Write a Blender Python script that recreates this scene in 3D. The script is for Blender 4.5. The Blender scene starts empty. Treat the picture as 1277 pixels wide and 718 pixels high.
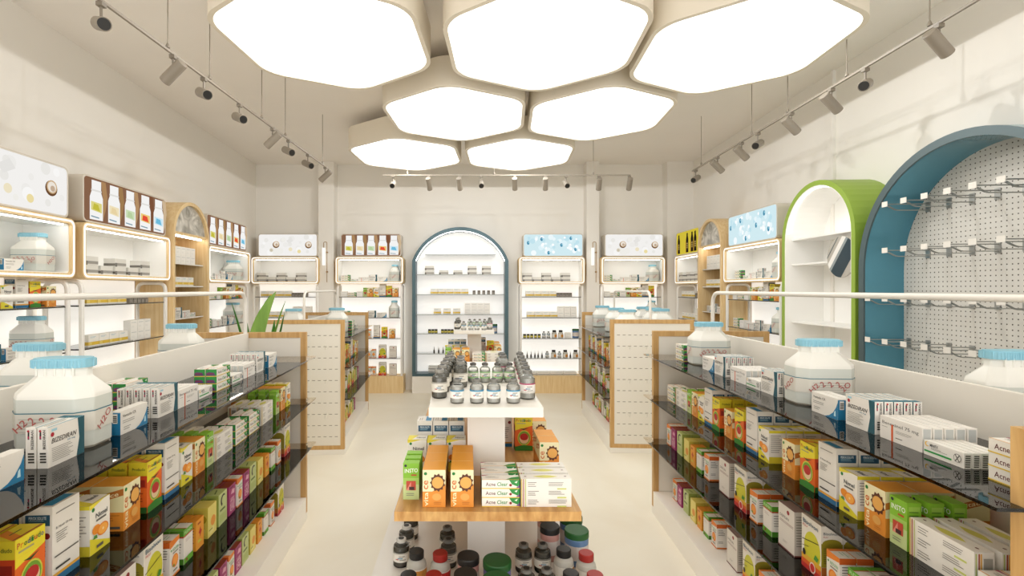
import bpy, bmesh, math, random
from mathutils import Vector, Matrix
random.seed(7)
S = bpy.context.scene
COL = S.collection
PI = math.pi
R90 = math.radians(90)

# ------------------------------------------------------------------ materials
_M = {}
def lin(c):
    c /= 255.0
    return c/12.92 if c <= 0.04045 else ((c+0.055)/1.055)**2.4
def rgb(h):
    return tuple(lin(int(h[i:i+2], 16)) for i in (0, 2, 4)) + (1,)
def mat(h, rough=0.5, metal=0.0, spec=0.5, name=None):
    k = (h, rough, metal, spec)
    if k in _M: return _M[k]
    m = bpy.data.materials.new(name or ('paint_'+h)); m.use_nodes = True
    b = m.node_tree.nodes['Principled BSDF']
    b.inputs['Base Color'].default_value = rgb(h)
    b.inputs['Roughness'].default_value = rough
    b.inputs['Metallic'].default_value = metal
    b.inputs['Specular IOR Level'].default_value = spec
    _M[k] = m
    return m
def emit(h, s):
    k = ('e', h, s)
    if k in _M: return _M[k]
    m = bpy.data.materials.new('glow_'+h); m.use_nodes = True
    nt = m.node_tree; nt.nodes.clear()
    o = nt.nodes.new('ShaderNodeOutputMaterial'); e = nt.nodes.new('ShaderNodeEmission')
    e.inputs[0].default_value = rgb(h); e.inputs[1].default_value = s
    nt.links.new(e.outputs[0], o.inputs[0])
    _M[k] = m
    return m
def noise_mat(name, c1, c2, scale, rough, stretch=(1,1,1), detail=4, dist=0.0, spec=0.5):
    m = bpy.data.materials.new(name); m.use_nodes = True
    nt = m.node_tree; b = nt.nodes['Principled BSDF']
    tc = nt.nodes.new('ShaderNodeTexCoord'); mp = nt.nodes.new('ShaderNodeMapping')
    mp.inputs['Scale'].default_value = stretch
    n = nt.nodes.new('ShaderNodeTexNoise'); n.inputs['Scale'].default_value = scale
    n.inputs['Detail'].default_value = detail; n.inputs['Distortion'].default_value = dist
    r = nt.nodes.new('ShaderNodeValToRGB')
    r.color_ramp.elements[0].color = rgb(c1); r.color_ramp.elements[0].position = 0.33
    r.color_ramp.elements[1].color = rgb(c2); r.color_ramp.elements[1].position = 0.67
    L = nt.links.new
    L(tc.outputs['Object'], mp.inputs[0]); L(mp.outputs[0], n.inputs['Vector'])
    L(n.outputs[0], r.inputs[0]); L(r.outputs[0], b.inputs['Base Color'])
    b.inputs['Roughness'].default_value = rough
    b.inputs['Specular IOR Level'].default_value = spec
    return m
WOOD = noise_mat('oak_wood', 'B98F55', 'CFA86E', 6, 0.45, (7, 7, 0.5), 5, 0.6)
WOODL = noise_mat('pale_oak', 'DCBC88', 'EAD1A2', 6, 0.5, (7, 7, 0.5), 5, 0.6)
BUTCHER = noise_mat('oak_board', 'A87639', 'CFA363', 5, 0.45, (6, 0.6, 2), 4, 0.4)
FLOOR = noise_mat('cream_stone', 'E4DCCA', 'EAE4D5', 1.1, 0.42, (1, 1, 1), 7, 1.2, 0.35)
PAINT = noise_mat('wall_plaster', 'E8E5DF', 'EAE7E1', 2, 0.85, spec=0.2)
CEIL = noise_mat('ceiling_plaster', 'F0ECE7', 'F2EEE9', 2, 0.9, spec=0.2)
WHITE = mat('EFEBE4', 0.45, spec=0.35)
LAM = mat('E8E4DB', 0.5, spec=0.3)
BRIGHT = mat('F0EFEC', 0.5, spec=0.3)
def glass(name, tint, gl, edge=None):
    m = bpy.data.materials.new(name); m.use_nodes = True
    nt = m.node_tree; nt.nodes.clear(); L = nt.links.new
    o = nt.nodes.new('ShaderNodeOutputMaterial'); t = nt.nodes.new('ShaderNodeBsdfTransparent')
    g = nt.nodes.new('ShaderNodeBsdfGlossy'); mx = nt.nodes.new('ShaderNodeMixShader'); f = nt.nodes.new('ShaderNodeFresnel')
    t.inputs[0].default_value = rgb(tint); g.inputs[0].default_value = (1, 1, 1, 1)
    g.inputs['Roughness'].default_value = 0.02
    f.inputs[0].default_value = gl
    L(f.outputs[0], mx.inputs[0]); L(t.outputs[0], mx.inputs[1]); L(g.outputs[0], mx.inputs[2]); L(mx.outputs[0], o.inputs[0])
    return m
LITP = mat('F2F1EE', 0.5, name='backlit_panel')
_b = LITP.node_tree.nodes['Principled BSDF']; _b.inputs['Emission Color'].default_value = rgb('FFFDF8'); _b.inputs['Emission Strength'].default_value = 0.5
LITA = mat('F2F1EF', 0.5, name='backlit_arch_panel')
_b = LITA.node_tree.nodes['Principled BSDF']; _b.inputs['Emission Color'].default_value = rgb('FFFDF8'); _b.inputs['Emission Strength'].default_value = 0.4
SMOKE = glass('smoked_glass', 'F0E8DC', 1.45)
SHELFG = glass('clear_shelf_glass', 'F0F1EF', 1.4)
VIALG = glass('vial_glass', 'F8F9F8', 1.35)
EDGE = mat('4A473F', 0.25)

# ------------------------------------------------------------------ mesh builder
_T = {}
def text2d(s, bold=False):
    if s in _T: return _T[s]
    c = bpy.data.curves.new('tmp', 'FONT'); c.body = s; c.size = 1; c.resolution_u = 2; c.offset = .010
    o = bpy.data.objects.new('tmp', c); COL.objects.link(o)
    dg = bpy.context.evaluated_depsgraph_get()
    me = o.evaluated_get(dg).to_mesh()
    v = [(p.co.x, p.co.y) for p in me.vertices]; f = [tuple(p.vertices) for p in me.polygons]
    if v:
        x0 = min(p[0] for p in v); x1 = max(p[0] for p in v); y0 = min(p[1] for p in v); y1 = max(p[1] for p in v)
        v = [((p[0]-x0)/(x1-x0), (p[1]-y0)/(y1-y0)) for p in v]
    o.evaluated_get(dg).to_mesh_clear()
    bpy.data.objects.remove(o); bpy.data.curves.remove(c)
    _T[s] = (v, f)
    return _T[s]

class MB:
    def __init__(s): s.v = []; s.f = []; s.m = []; s.mats = []
    def mi(s, m):
        if m not in s.mats: s.mats.append(m)
        return s.mats.index(m)
    def poly(s, pts, m):
        b = len(s.v); s.v += [tuple(p) for p in pts]; s.f.append(tuple(range(b, b+len(pts)))); s.m.append(s.mi(m))
    def mesh(s, vs, fs, m):
        b = len(s.v); s.v += [tuple(p) for p in vs]; i = s.mi(m)
        for f in fs: s.f.append(tuple(b+k for k in f)); s.m.append(i)
    def box(s, x0, x1, y0, y1, z0, z1, m, mt=None, mf=None):
        vs = [(x, y, z) for z in (z0, z1) for y in (y0, y1) for x in (x0, x1)]
        s.mesh(vs, [(0, 2, 3, 1), (0, 4, 6, 2), (1, 3, 7, 5), (2, 6, 7, 3)], m)
        s.mesh([vs[4], vs[5], vs[7], vs[6]], [(0, 1, 2, 3)], mt or m)
        s.mesh([vs[0], vs[1], vs[5], vs[4]], [(0, 1, 2, 3)], mf or m)
        return s
    def prism(s, pts, a, b, m, axis='z', cap=True):
        # polygon (2D) extruded from a to b; axis z: (x,y), axis y: (x,z), axis x: (y,z)
        def P(p, t):
            return (p[0], p[1], t) if axis == 'z' else ((p[0], t, p[1]) if axis == 'y' else (t, p[0], p[1]))
        n = len(pts); vs = [P(p, a) for p in pts]+[P(p, b) for p in pts]
        fs = [(i, (i+1) % n, n+(i+1) % n, n+i) for i in range(n)]
        if cap: fs += [tuple(range(n-1, -1, -1)), tuple(range(n, 2*n))]
        s.mesh(vs, fs, m); return s
    def ring(s, out, inn, y0, y1, m, closed=True):
        # two matching outlines in (x,z), extruded in y
        n = len(out)
        vs = [(p[0], y, p[1]) for y in (y0, y1) for L in (out, inn) for p in L]
        fs = []
        for i in range(n if closed else n-1):
            j = (i+1) % n
            fs += [(i, j, n+j, n+i), (2*n+i, 3*n+i, 3*n+j, 2*n+j), (i, 2*n+i, 2*n+j, j), (n+i, n+j, 3*n+j, 3*n+i)]
        if not closed:
            for i in (0, n-1): fs.append((i, n+i, 3*n+i, 2*n+i))
        s.mesh(vs, fs, m); return s
    def lathe(s, prof, seg=20, c=(0, 0), m=None, mats=None, M=None):
        n = len(prof); vs = []
        for r, z in prof:
            for k in range(seg):
                a = 2*PI*k/seg; vs.append((c[0]+r*math.cos(a), c[1]+r*math.sin(a), z))
        if M is not None: vs = [tuple(M @ Vector(v)) for v in vs]
        for i in range(n-1):
            mm = mats[i] if mats else m
            ids = [i*seg+k for k in range(seg)]+[(i+1)*seg+k for k in range(seg)]
            sub = [vs[q] for q in ids]
            s.mesh(sub, [(k, (k+1) % seg, seg+(k+1) % seg, seg+k) for k in range(seg)], mm)
        if prof[0][0] > 1e-6: s.mesh(vs[:seg], [tuple(range(seg-1, -1, -1))], mats[0] if mats else m)
        if prof[-1][0] > 1e-6: s.mesh(vs[-seg:], [tuple(range(seg))], mats[-1] if mats else m)
        return s
    def tube(s, path, r, m, seg=8, cap=True):
        path = [Vector(p) for p in path]; n = len(path); vs = []; up = Vector((0.3, 0.2, 1)).normalized()
        pu = None
        for i, p in enumerate(path):
            t = (path[min(i+1, n-1)]-path[max(i-1, 0)]).normalized()
            if pu is None:
                pu = t.cross(up); pu = pu.normalized() if pu.length > 1e-3 else t.cross(Vector((1, 0, 0))).normalized()
            pu = (pu - t*pu.dot(t)).normalized(); w = t.cross(pu)
            for k in range(seg):
                a = 2*PI*k/seg; vs.append(tuple(p+pu*(r*math.cos(a))+w*(r*math.sin(a))))
        fs = [(i*seg+k, i*seg+(k+1) % seg, (i+1)*seg+(k+1) % seg, (i+1)*seg+k) for i in range(n-1) for k in range(seg)]
        if cap: fs += [tuple(range(seg-1, -1, -1)), tuple(range((n-1)*seg, n*seg))]
        s.mesh(vs, fs, m); return s
    def build(s, name, parent=None, smooth=False, bevel=0, merge=False):
        me = bpy.data.meshes.new(name); me.from_pydata(s.v, [], s.f)
        for m in s.mats: me.materials.append(m)
        me.polygons.foreach_set('material_index', s.m)
        if merge:
            bm = bmesh.new(); bm.from_mesh(me); bmesh.ops.remove_doubles(bm, verts=bm.verts, dist=1e-5)
            bmesh.ops.recalc_face_normals(bm, faces=bm.faces); bm.to_mesh(me); bm.free()
        if smooth:
            me.polygons.foreach_set('use_smooth', [True]*len(me.polygons)); me.set_sharp_from_angle(angle=math.radians(38))
        me.update()
        o = bpy.data.objects.new(name, me); COL.objects.link(o)
        if parent is not None: o.parent = parent
        if bevel:
            b = o.modifiers.new('bevel', 'BEVEL'); b.width = bevel; b.segments = 2; b.limit_method = 'ANGLE'
        return o

def arc(cx, cy, r, a0, a1, n):
    return [(cx+r*math.cos(math.radians(a0+(a1-a0)*i/n)), cy+r*math.sin(math.radians(a0+(a1-a0)*i/n))) for i in range(n+1)]
def rrect(x0, x1, z0, z1, r, n=6):
    return (arc(x1-r, z1-r, r, 0, 90, n)+arc(x0+r, z1-r, r, 90, 180, n)+arc(x0+r, z0+r, r, 180, 270, n)+arc(x1-r, z0+r, r, 270, 360, n))
def rpoly(pts, r, n=6):
    out = []; N = len(pts)
    for i in range(N):
        p = Vector(pts[i]); a = (Vector(pts[i-1])-p).normalized(); b = (Vector(pts[(i+1) % N])-p).normalized()
        ang = math.acos(max(-1, min(1, a.dot(b)))); t = r/math.tan(ang/2)
        s = p+a*t; e = p+b*t; c = p+(a+b).normalized()*(r/math.sin(ang/2))
        a0 = math.atan2(s.y-c.y, s.x-c.x); a1 = math.atan2(e.y-c.y, e.x-c.x)
        while a1-a0 > PI: a1 -= 2*PI
        while a1-a0 < -PI: a1 += 2*PI
        out += [(c.x+r*math.cos(a0+(a1-a0)*k/n), c.y+r*math.sin(a0+(a1-a0)*k/n)) for k in range(n+1)]
    return out
def bend(pts, r, n=6):
    # polyline with rounded corners (3D)
    out = [Vector(pts[0])]
    for i in range(1, len(pts)-1):
        p = Vector(pts[i]); a = (Vector(pts[i-1])-p).normalized(); b = (Vector(pts[i+1])-p).normalized()
        for k in range(n+1):
            t = k/n; q = p+a*r*(1-t)**2+b*r*t*t
            out.append(q)
    out.append(Vector(pts[-1])); return out

# ------------------------------------------------------------------ naming
def tag(o, label, cat, group=None, kind=None):
    o['label'] = label; o['category'] = cat
    if group: o['group'] = group
    if kind: o['kind'] = kind
    return o
def thing(name, loc, rz, label, cat, group=None):
    o = bpy.data.objects.new(name, None); COL.objects.link(o); o.empty_display_size = 0.1
    o.location = loc; o.rotation_euler = (0, 0, rz)
    return tag(o, label, cat, group)
def struct(o, label, cat):
    return tag(o, label, cat, None, 'structure')
ORD = ('zeroth first second third fourth fifth sixth seventh eighth ninth tenth eleventh twelfth thirteenth fourteenth fifteenth '
       'sixteenth seventeenth eighteenth nineteenth twentieth twenty-first twenty-second twenty-third twenty-fourth').split()

# ------------------------------------------------------------------ place frames (left / right side lines splay slightly)
KL, KR = -0.0532, 0.055
AL, AR = math.atan(0.0532), -math.atan(0.055)
class Side:
    def __init__(s, x0, d0, k, sg):
        s.o = Vector((x0, d0)); n = math.hypot(k, 1); s.u = Vector((k/n, 1/n)); s.sg = sg
        s.n = Vector((sg/n, -sg*k/n)) if sg > 0 else Vector((-1/n, k/n))
        s.rot = (-R90+AR) if sg > 0 else (R90+AL)
    def P(s, off, d):
        p = s.o+s.u*((d-s.o.y)/s.u.y)+s.n*off
        return p.x, p.y
SR = Side(1.324, 3.57, KR, 1)
SL = Side(-1.117, 3.47, KL, -1)
def WL(d): return -(2.944+0.0532*d)
def WR(d): return 3.0755+0.055*d
LIGHT, LED, WORLD, EXPO, LAMP = 2.0, 10.0, 2.2, 0.2, 15
# ------------------------------------------------------------------ carton prototypes
class Carton:
    """box L x T x H, base at z=0, printed front at y=-T/2"""
    def __init__(s, L, H, T, base, top=None, side=None):
        s.L, s.H, s.T = L, H, T; s.b = MB()
        b = mat(base)
        s.b.box(-L/2, L/2, -T/2, T/2, 0, H, b, mat(top) if top else None)
        s.k = {}
        if side:
            for f in 'lr': s.rect(f, 0, 1, 0, 1, side)
    def at(s, f, u, v, k):
        e = 0.00025*k; L, H, T = s.L, s.H, s.T
        if f == 'f': return ((u-.5)*L, -T/2-e, v*H)
        if f == 'b': return ((.5-u)*L, T/2+e, v*H)
        if f == 'r': return (L/2+e, (u-.5)*T, v*H)
        if f == 'l': return (-L/2-e, (.5-u)*T, v*H)
        if f == 't': return ((u-.5)*L, (v-.5)*T, H+e)
    def poly(s, f, pts, c):
        k = s.k[f] = s.k.get(f, 0)+1
        s.b.poly([s.at(f, u, v, k) for u, v in pts], mat(c))
    def rect(s, f, u0, u1, v0, v1, c): s.poly(f, [(u0, v0), (u1, v0), (u1, v1), (u0, v1)], c)
    def disc(s, f, u, v, rw, c, asp=1.0, n=16, a0=0):
        W = s.T if f in 'lr' else s.L; Hh = s.T if f == 't' else s.H
        s.poly(f, [(u+rw/W*math.cos(2*PI*i/n), v+rw*asp/Hh*math.sin(2*PI*i/n)) for i in range(n)], c)
    def text(s, f, u0, u1, v0, v1, t, c, shear=0, rot=False, slope=0):
        k = s.k[f] = s.k.get(f, 0)+1
        vs, fs = text2d(t); out = []
        for x, y in vs:
            if rot: p, q = 1-y, x
            else: p, q = x, y
            p += shear*y
            out.append(s.at(f, u0+(u1-u0)*p, v0+(v1-v0)*q+slope*p, k))
        s.b.mesh(out, fs, mat(c))
    def lines(s, f, u0, u1, v0, v1, n, c='8B8880', w=0.3, rnd=True):
        st = (v1-v0)/n
        for i in range(n):
            e = u1-(random.random()*0.4*(u1-u0) if rnd else 0)
            s.rect(f, u0, e, v1-(i+w)*st, v1-i*st, c)
        s.k[f] -= n-1 if n > 1 else 0
    def bars(s, f, u0, u1, v0, v1, n, c='3A3833'):
        st = (v1-v0)/n
        for i in range(n): s.rect(f, u0, u1, v0+i*st, v0+(i+.62)*st, c)
    def done(s, name):
        o = s.b.build(name); o['_d'] = 1
        me = o.data; bpy.data.objects.remove(o)
        return me

P = {}   # key -> dict(mesh, dims, name, desc, cat)
def proto(key, c, name, desc, group):
    P[key] = dict(me=c.done(name), L=c.L, H=c.H, T=c.T, name=name, desc=desc, group=group)

c = Carton(.131, .105, .026, 'E4E0D8')
c.poly('f', [(.80, 1), (1, 1), (1, 0), (.77, 0), (.85, .48)], '15505C'); c.disc('f', .11, .80, .006, 'A8182C', 1)
c.text('f', .08, .74, .58, .70, 'BIZEDIRAN', '2A2622', .04); c.text('f', .5, .72, .50, .55, '50 mg', '2E6F8E')
c.rect('f', .08, .22, .88, .94, '9CC9D8'); c.lines('f', .08, .66, .10, .46, 8)
for f in 'lr':
    c.rect(f, .2, .36, .72, .9, '2E2A28'); c.rect(f, .2, .36, .74, .80, 'B0305A'); c.bars(f, .25, .85, .14, .42, 4)
    c.text(f, .55, .8, .48, .95, 'BIZEDIRAN', '2A2622', rot=True); c.disc(f, .3, .93, .003, 'A8182C')
c.rect('t', .8, 1, 0, 1, '1D6474'); c.rect('t', 0, 1, 0, .12, '3A90A8'); c.lines('t', .1, .7, .3, .8, 2)
proto('biz', c, 'tablet_carton', 'white carton with teal edge', 'white and teal tablet cartons')

c = Carton(.145, .075, .03, 'E2DED6')
c.poly('f', [(.52, 0), (1, 0), (1, .85), (.94, .58), (.82, .28), (.68, .10)], '1674A0')
c.poly('f', [(.86, .15), (.93, .15), (.92, .42), (.88, .36)], 'BFE0EA')
c.text('f', .07, .55, .72, .84, 'Ventolin CR', '55524C'); c.lines('f', .07, .5, .42, .58, 2); c.lines('f', .1, .4, .12, .3, 2)
for f in 'lr': c.rect(f, 0, 1, 0, .95, '1674A0'); c.rect(f, .2, .7, .5, .9, 'E6E2DA'); c.bars(f, .25, .65, .55, .85, 4)
proto('vent', c, 'tablet_carton', 'white carton with blue corner', 'white and blue tablet cartons')

c = Carton(.154, .07, .027, 'E5E1DA')
c.text('f', .06, .93, .62, .80, 'Benexinol 75 mg', '6E6C68'); c.rect('f', .29, .335, 0, .72, 'D2571E')
c.lines('f', .40, .8, .38, .52, 3, '9A978F'); c.lines('f', .40, .66, .12, .22, 1, '4A4844'); c.lines('f', .06, .24, .5, .56, 1)
for f in 'lr': c.rect(f, .12, .88, .45, .95, 'B9BCBA'); c.rect(f, .3, .85, .08, .3, '3C6C8C')
c.lines('t', .1, .9, .35, .65, 1, 'A5A8A6')
proto('berl', c, 'capsule_carton', 'white carton with orange stripe', 'white capsule cartons with an orange stripe')

c = Carton(.12, .04, .018, 'E6E3DC')
c.disc('f', .09, .78, .007, 'E8B830'); c.disc('f', .11, .80, .0055, 'E6E3DC'); c.text('f', .17, .38, .66, .86, 'MINITX', '2C2A28')
c.lines('f', .2, .62, .46, .6, 2, '6A6862'); c.rect('f', .02, .72, .24, .36, '1E9440')
c.disc('f', .86, .55, .011, '6A6862', n=20); c.disc('f', .86, .55, .0095, 'E6E3DC', n=20)
c.poly('f', [(.80, .32), (.82, .28), (.93, .76), (.91, .8)], '6A6862'); c.poly('f', [(.91, .28), (.93, .32), (.82, .8), (.80, .76)], '6A6862')
for f in 'lr': c.bars(f, .15, .85, .08, .92, 6, '55524C')
proto('mini', c, 'ointment_carton', 'white carton with green line', 'slim white and green cartons')

c = Carton(.142, .033, .048, 'E8E4DC')
c.text('f', .10, .36, .30, .72, 'Acne', '5A1C1C'); c.text('f', .40, .68, .30, .74, 'Clear', '1E8A3C', .03)
c.poly('f', [(.80, .5), (1, .15), (1, 1), (.72, 1)], '2A8A3E'); c.poly('f', [(.88, 0), (1, 0), (1, .45)], '7A4A8A')
c.poly('f', [(.86, .74), (.92, .62), (.95, .92), (.89, .8)], 'DCE8D4'); c.disc('f', .76, .42, .005, '8A2020'); c.rect('f', 0, 1, 0, .09, 'DFC040')
for f in 'lr':
    c.rect(f, 0, 1, 0, 1, '2C8A3C'); c.poly(f, [(.05, .12), (.9, .12), (.75, .55), (.3, .62), (.05, .5)], '5A3A6A'); c.rect(f, .1, .7, .35, .45, '8A2A3C')
    c.rect(f, 0, 1, 0, .1, 'DFC040')
c.poly('t', [(.6, 0), (1, 0), (1, .7), (.8, .5)], '2A8A3E'); c.poly('t', [(.0, .8), (.2, 1), (.0, 1)], 'A03A5A'); c.rect('t', 0, 1, 0, .06, 'E0A040')
c.lines('t', .1, .5, .35, .65, 2)
proto('acne', c, 'ointment_carton', 'green-tipped cream carton', 'green-tipped cream cartons')

c = Carton(.095, .2, .072, 'E0DCD4')
c.rect('f', 0, 1, 0, .085, '1A6490'); c.rect('f', 0, 1, .085, .125, 'D9A038'); c.lines('f', .12, .85, .86, .9, 1, '77746C')
c.text('f', .12, .7, .68, .72, 'B. Nosir 20 mg', '55524C'); c.lines('f', .12, .55, .50, .64, 5, '77746C'); c.lines('f', .06, .95, .33, .35, 1, '55524C', .9, False)
c.lines('f', .1, .8, .17, .2, 1, '3C3A36', .9)
for f in 'lr':
    c.rect(f, .08, .92, .76, .90, '1C4A66'); c.text(f, .2, .8, .84, .88, 'PEROX SOLUTE', 'D8E4EA'); c.lines(f, .2, .8, .78, .83, 2, '8FB4C6'); c.disc(f, .82, .63, .008, '7A1A1A')
    c.lines(f, .12, .8, .2, .5, 6); c.rect(f, 0, 1, 0, .085, '1A6490'); c.rect(f, 0, 1, .085, .125, 'C08A40')
c.rect('t', .1, .9, .1, .45, '2E86B4'); c.lines('t', .15, .85, .6, .85, 2)
proto('bigw', c, 'medicine_carton', 'white carton with blue base', 'tall white cartons with blue base')

c = Carton(.085, .143, .07, 'E6E2D8')
c.poly('f', [(0, .90), (.7, 1), (0, 1)], 'E2D23C'); c.poly('f', [(0, 0), (1, 0), (1, .08), (0, .34)], 'DDD030')
c.disc('f', .16, .88, .006, '1E7A34'); c.text('f', .28, .86, .68, .78, 'Nimel', '1E2A34'); c.lines('f', .3, .86, .60, .65, 1, '6A6862', .8)
c.disc('f', .30, .46, .017, 'E08A28', .8); c.disc('f', .62, .40, .024, 'DE7A1E', .75); c.disc('f', .62, .40, .020, 'F0A848', .75); c.disc('f', .62, .40, .004, 'F6D49A')
c.poly('f', [(.12, .30), (.34, .28), (.3, .36), (.18, .36)], '4E8A34'); c.rect('f', .3, .62, .08, .14, '55524C')
for f in 'lr':
    c.rect(f, 0, 1, 0, .2, 'CFC030'); c.lines(f, .1, .9, .3, .85, 9, '8B8880'); c.rect(f, 0, 1, .92, 1, 'DDD030')
c.poly('t', [(0, 0), (.2, 0), (.5, 1), (0, 1)], 'E2D23C'); c.text('t', .45, .9, .35, .6, 'Nimel', '1E2A34'); c.rect('t', 0, 1, 0, .06, 'DDD030')
proto('nimel', c, 'vitamin_carton', 'carton printed with orange slices', 'white and yellow vitamin cartons')

c = Carton(.086, .14, .098, 'D98A2E', 'DE982F')
c.poly('f', [(0, .42), (.42, .42), (1, .62), (1, 1), (0, 1)], 'E6DEB4')
c.text('f', .06, .25, .03, .40, 'vita', 'F2E4B8', rot=True); c.text('f', .06, .25, .48, .72, 'ce', 'C8641E', rot=True); c.disc('f', .13, .90, .006, '1E7A34')
c.poly('f', [(.66+(.34 if i % 2 else .27)*math.cos(2*PI*i/22), .66+(.25 if i % 2 else .20)*math.sin(2*PI*i/22)) for i in range(22)], '5A2C14')
c.disc('f', .66, .66, .0215, 'DDA452', 1, 20); c.disc('f', .62, .28, .017, 'D9A050', .8)
c.lines('f', .5, .9, .06, .14, 2, 'B06820')
for f in 'lr':
    c.rect(f, 0, 1, .42, 1, 'DDD5A4'); c.poly(f, [(0, .60), (1, .80), (1, .95), (0, .75)], 'B06A28'); c.text(f, .15, .85, .67, .76, 'vitace', 'F0E0B0', slope=.12)
    c.bars(f, .5, .9, .05, .14, 1, '55524C'); c.lines(f, .1, .9, .2, .36, 3, 'B06820')
proto('vita', c, 'vitamin_carton', 'orange and cream vitamin carton', 'orange and cream vitamin cartons')

c = Carton(.088, .17, .06, 'DD641E', 'E4D430')
c.rect('f', 0, 1, .74, 1, 'E2D22E'); c.poly('f', [(0, .60), (1, .74), (0, .74)], 'E2D22E')
for i, (ch, cc) in enumerate(zip('Prodiudo', ('B0202A', 'D8841E', '1E6A34', '1E4A84', '1E7A34', 'B0202A', '1E6A34', '1E4A84'))):
    c.text('f', .06+i*.11, .15+i*.11, .86, .94 if ch in 'Pdi' else .915, ch, cc)
c.k['f'] -= 7
c.lines('f', .1, .7, .79, .82, 1, 'A8A070', .9); c.poly('f', [(.25, .66), (.5, .61), (.8, .68), (.5, .65)], '2A4A1C')
c.disc('f', .52, .38, .033, 'C8CC4A', 1.15, 20); c.disc('f', .52, .38, .029, '6E9A2C', 1.15, 20); c.disc('f', .52, .36, .024, 'E2C49A', 1.1, 20); c.disc('f', .52, .41, .021, 'B22420', .85, 18)
c.poly('f', [(0, 0), (1, 0), (1, .14), (.5, .17), (0, .12)], '2E7A22')
for f in 'lr':
    c.rect(f, 0, 1, .74, 1, 'D6C62A'); c.text(f, .2, .9, .84, .9, 'Prodiudo', '2A4A1C'); c.rect(f, 0, 1, .5, .74, 'C04018'); c.rect(f, .1, .9, .52, .66, '8A1C10'); c.lines(f, .2, .8, .2, .45, 5, '8A3010')
    c.rect(f, 0, 1, 0, .12, '1E5A1E')
c.poly('t', [(0, .1), (.25, .0), (.6, 1), (.3, 1)], 'E08A2A'); c.lines('t', .3, .9, .4, .6, 1, '3A6A2A'); c.lines('t', 0, 1, .02, .12, 1, 'A84A30', .8)
proto('prod', c, 'syrup_carton', 'yellow and red fruit-printed carton', 'yellow and red syrup cartons')

c = Carton(.062, .14, .04, '7FB52E', '86BE30')
c.rect('f', 0, 1, 0, .42, 'BCCB8C'); c.rect('f', 0, 1, .42, .6, '9CC05A'); c.text('f', .1, .92, .74, .85, 'INSTO', 'EDEFE6', slope=.02); c.disc('f', .16, .94, .005, '1C2430')
c.rect('f', .5, .85, .66, .7, 'B04A1C'); c.rect('f', .2, .8, .26, .52, 'B8442E'); c.poly('f', [(.2, .26), (.5, .5), (.5, .26)], 'D88A78'); c.rect('f', .38, .7, .27, .36, '3A1E1C'); c.lines('f', .2, .8, .08, .18, 2, '77746C')
for f in 'lr': c.lines(f, .15, .85, .2, .9, 9, '4E7A20'); c.rect(f, .12, .88, .82, .92, '96C04A')
proto('insto', c, 'eye_drop_carton', 'narrow green eye-drop carton', 'green eye-drop cartons')

c = Carton(.19, .105, .048, 'E4E0D8')
for k in range(3):
    z = .68-k*.31
    c.lines('f', .14, .36, z, z+.2, 3, '77746C'); c.lines('f', .55, .92, z+.04, z+.2, 3, '77746C'); c.rect('f', .72, .9, z-.06, z-.01, 'C4CC70')
c.rect('f', .0, .025, 0, 1, 'C8B060'); c.rect('f', .045, .06, 0, 1, 'A84A34'); c.rect('f', .085, .1, 0, 1, 'B8C070')
c.poly('t', [(.25+.5*i/10, .5+.28*math.sin(PI*i/10)) for i in range(11)]+[(.75-.5*i/10, .5-.28*math.sin(PI*i/10)) for i in range(1, 10)], 'CFCB62'); c.disc('t', .1, .5, .005, '5A1C1C', .6); c.disc('t', .9, .5, .005, '5A1C1C', .6)
for f in 'lr':
    for u, cc in ((.06, 'B8C070'), (.2, 'A84A34'), (.3, 'D8A040')): c.rect(f, u, u+.07, 0, .96, cc)
    c.rect(f, .45, .9, .1, .85, '9A978F')
proto('wlong', c, 'medicine_carton', 'white carton with grey print', 'wide white cartons with grey print')

c = Carton(.066, .135, .055, 'E4DFD6')
c.poly('f', [(0, .80), (1, .88), (1, 1), (0, 1)], 'DC7C24'); c.text('f', .3, .9, .68, .76, 'REDUXIN', '3E9A5A'); c.disc('f', .15, .74, .004, '2E8A3E'); c.lines('f', .3, .9, .60, .65, 1, '8B8880', .8)
c.disc('f', .52, .40, .022, 'E07A22', 1.1); c.disc('f', .55, .41, .017, 'EE9C46', 1.1); c.poly('f', [(.2, .28), (.5, .26), (.4, .34)], '4E8A34'); c.lines('f', .3, .8, .12, .17, 1, '77746C', .8); c.rect('f', 0, 1, 0, .05, 'DC7C24')
for f in 'lr': c.rect(f, 0, 1, .84, 1, 'C85C1C'); c.lines(f, .15, .85, .5, .78, 4, '55524C'); c.lines(f, .15, .7, .2, .3, 2, '55524C'); c.rect(f, 0, 1, 0, .06, 'CC6E24')
c.rect('t', 0, .25, 0, 1, 'DC7C24'); c.lines('t', .35, .9, .3, .7, 2, '9AC0A8')
proto('ow', c, 'vitamin_carton', 'white carton with orange fruit', 'white and orange vitamin cartons')

c = Carton(.07, .13, .05, 'E4DFD6')
c.rect('f', 0, 1, .83, 1, '5EA428'); c.rect('f', 0, 1, .79, .83, 'B83A20'); c.text('f', .12, .88, .87, .95, 'FLEXEN', 'CFE4B4'); c.lines('f', .2, .85, .6, .7, 2, 'B8A8A0'); c.rect('f', 0, 1, 0, .17, '5EA428'); c.disc('f', .3, .09, .006, '8A1A24')
for f in 'lr': c.rect(f, 0, 1, .83, 1, '4A8A1E'); c.rect(f, 0, 1, .79, .83, 'A83420'); c.lines(f, .15, .85, .3, .7, 5, '77746C'); c.rect(f, 0, 1, 0, .17, '3E7A1C')
c.rect('t', 0, .32, 0, 1, '62A82C'); c.rect('t', .32, .38, 0, 1, 'B83A20')
proto('wg', c, 'medicine_carton', 'white carton with green ends', 'white cartons with green ends')

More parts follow.
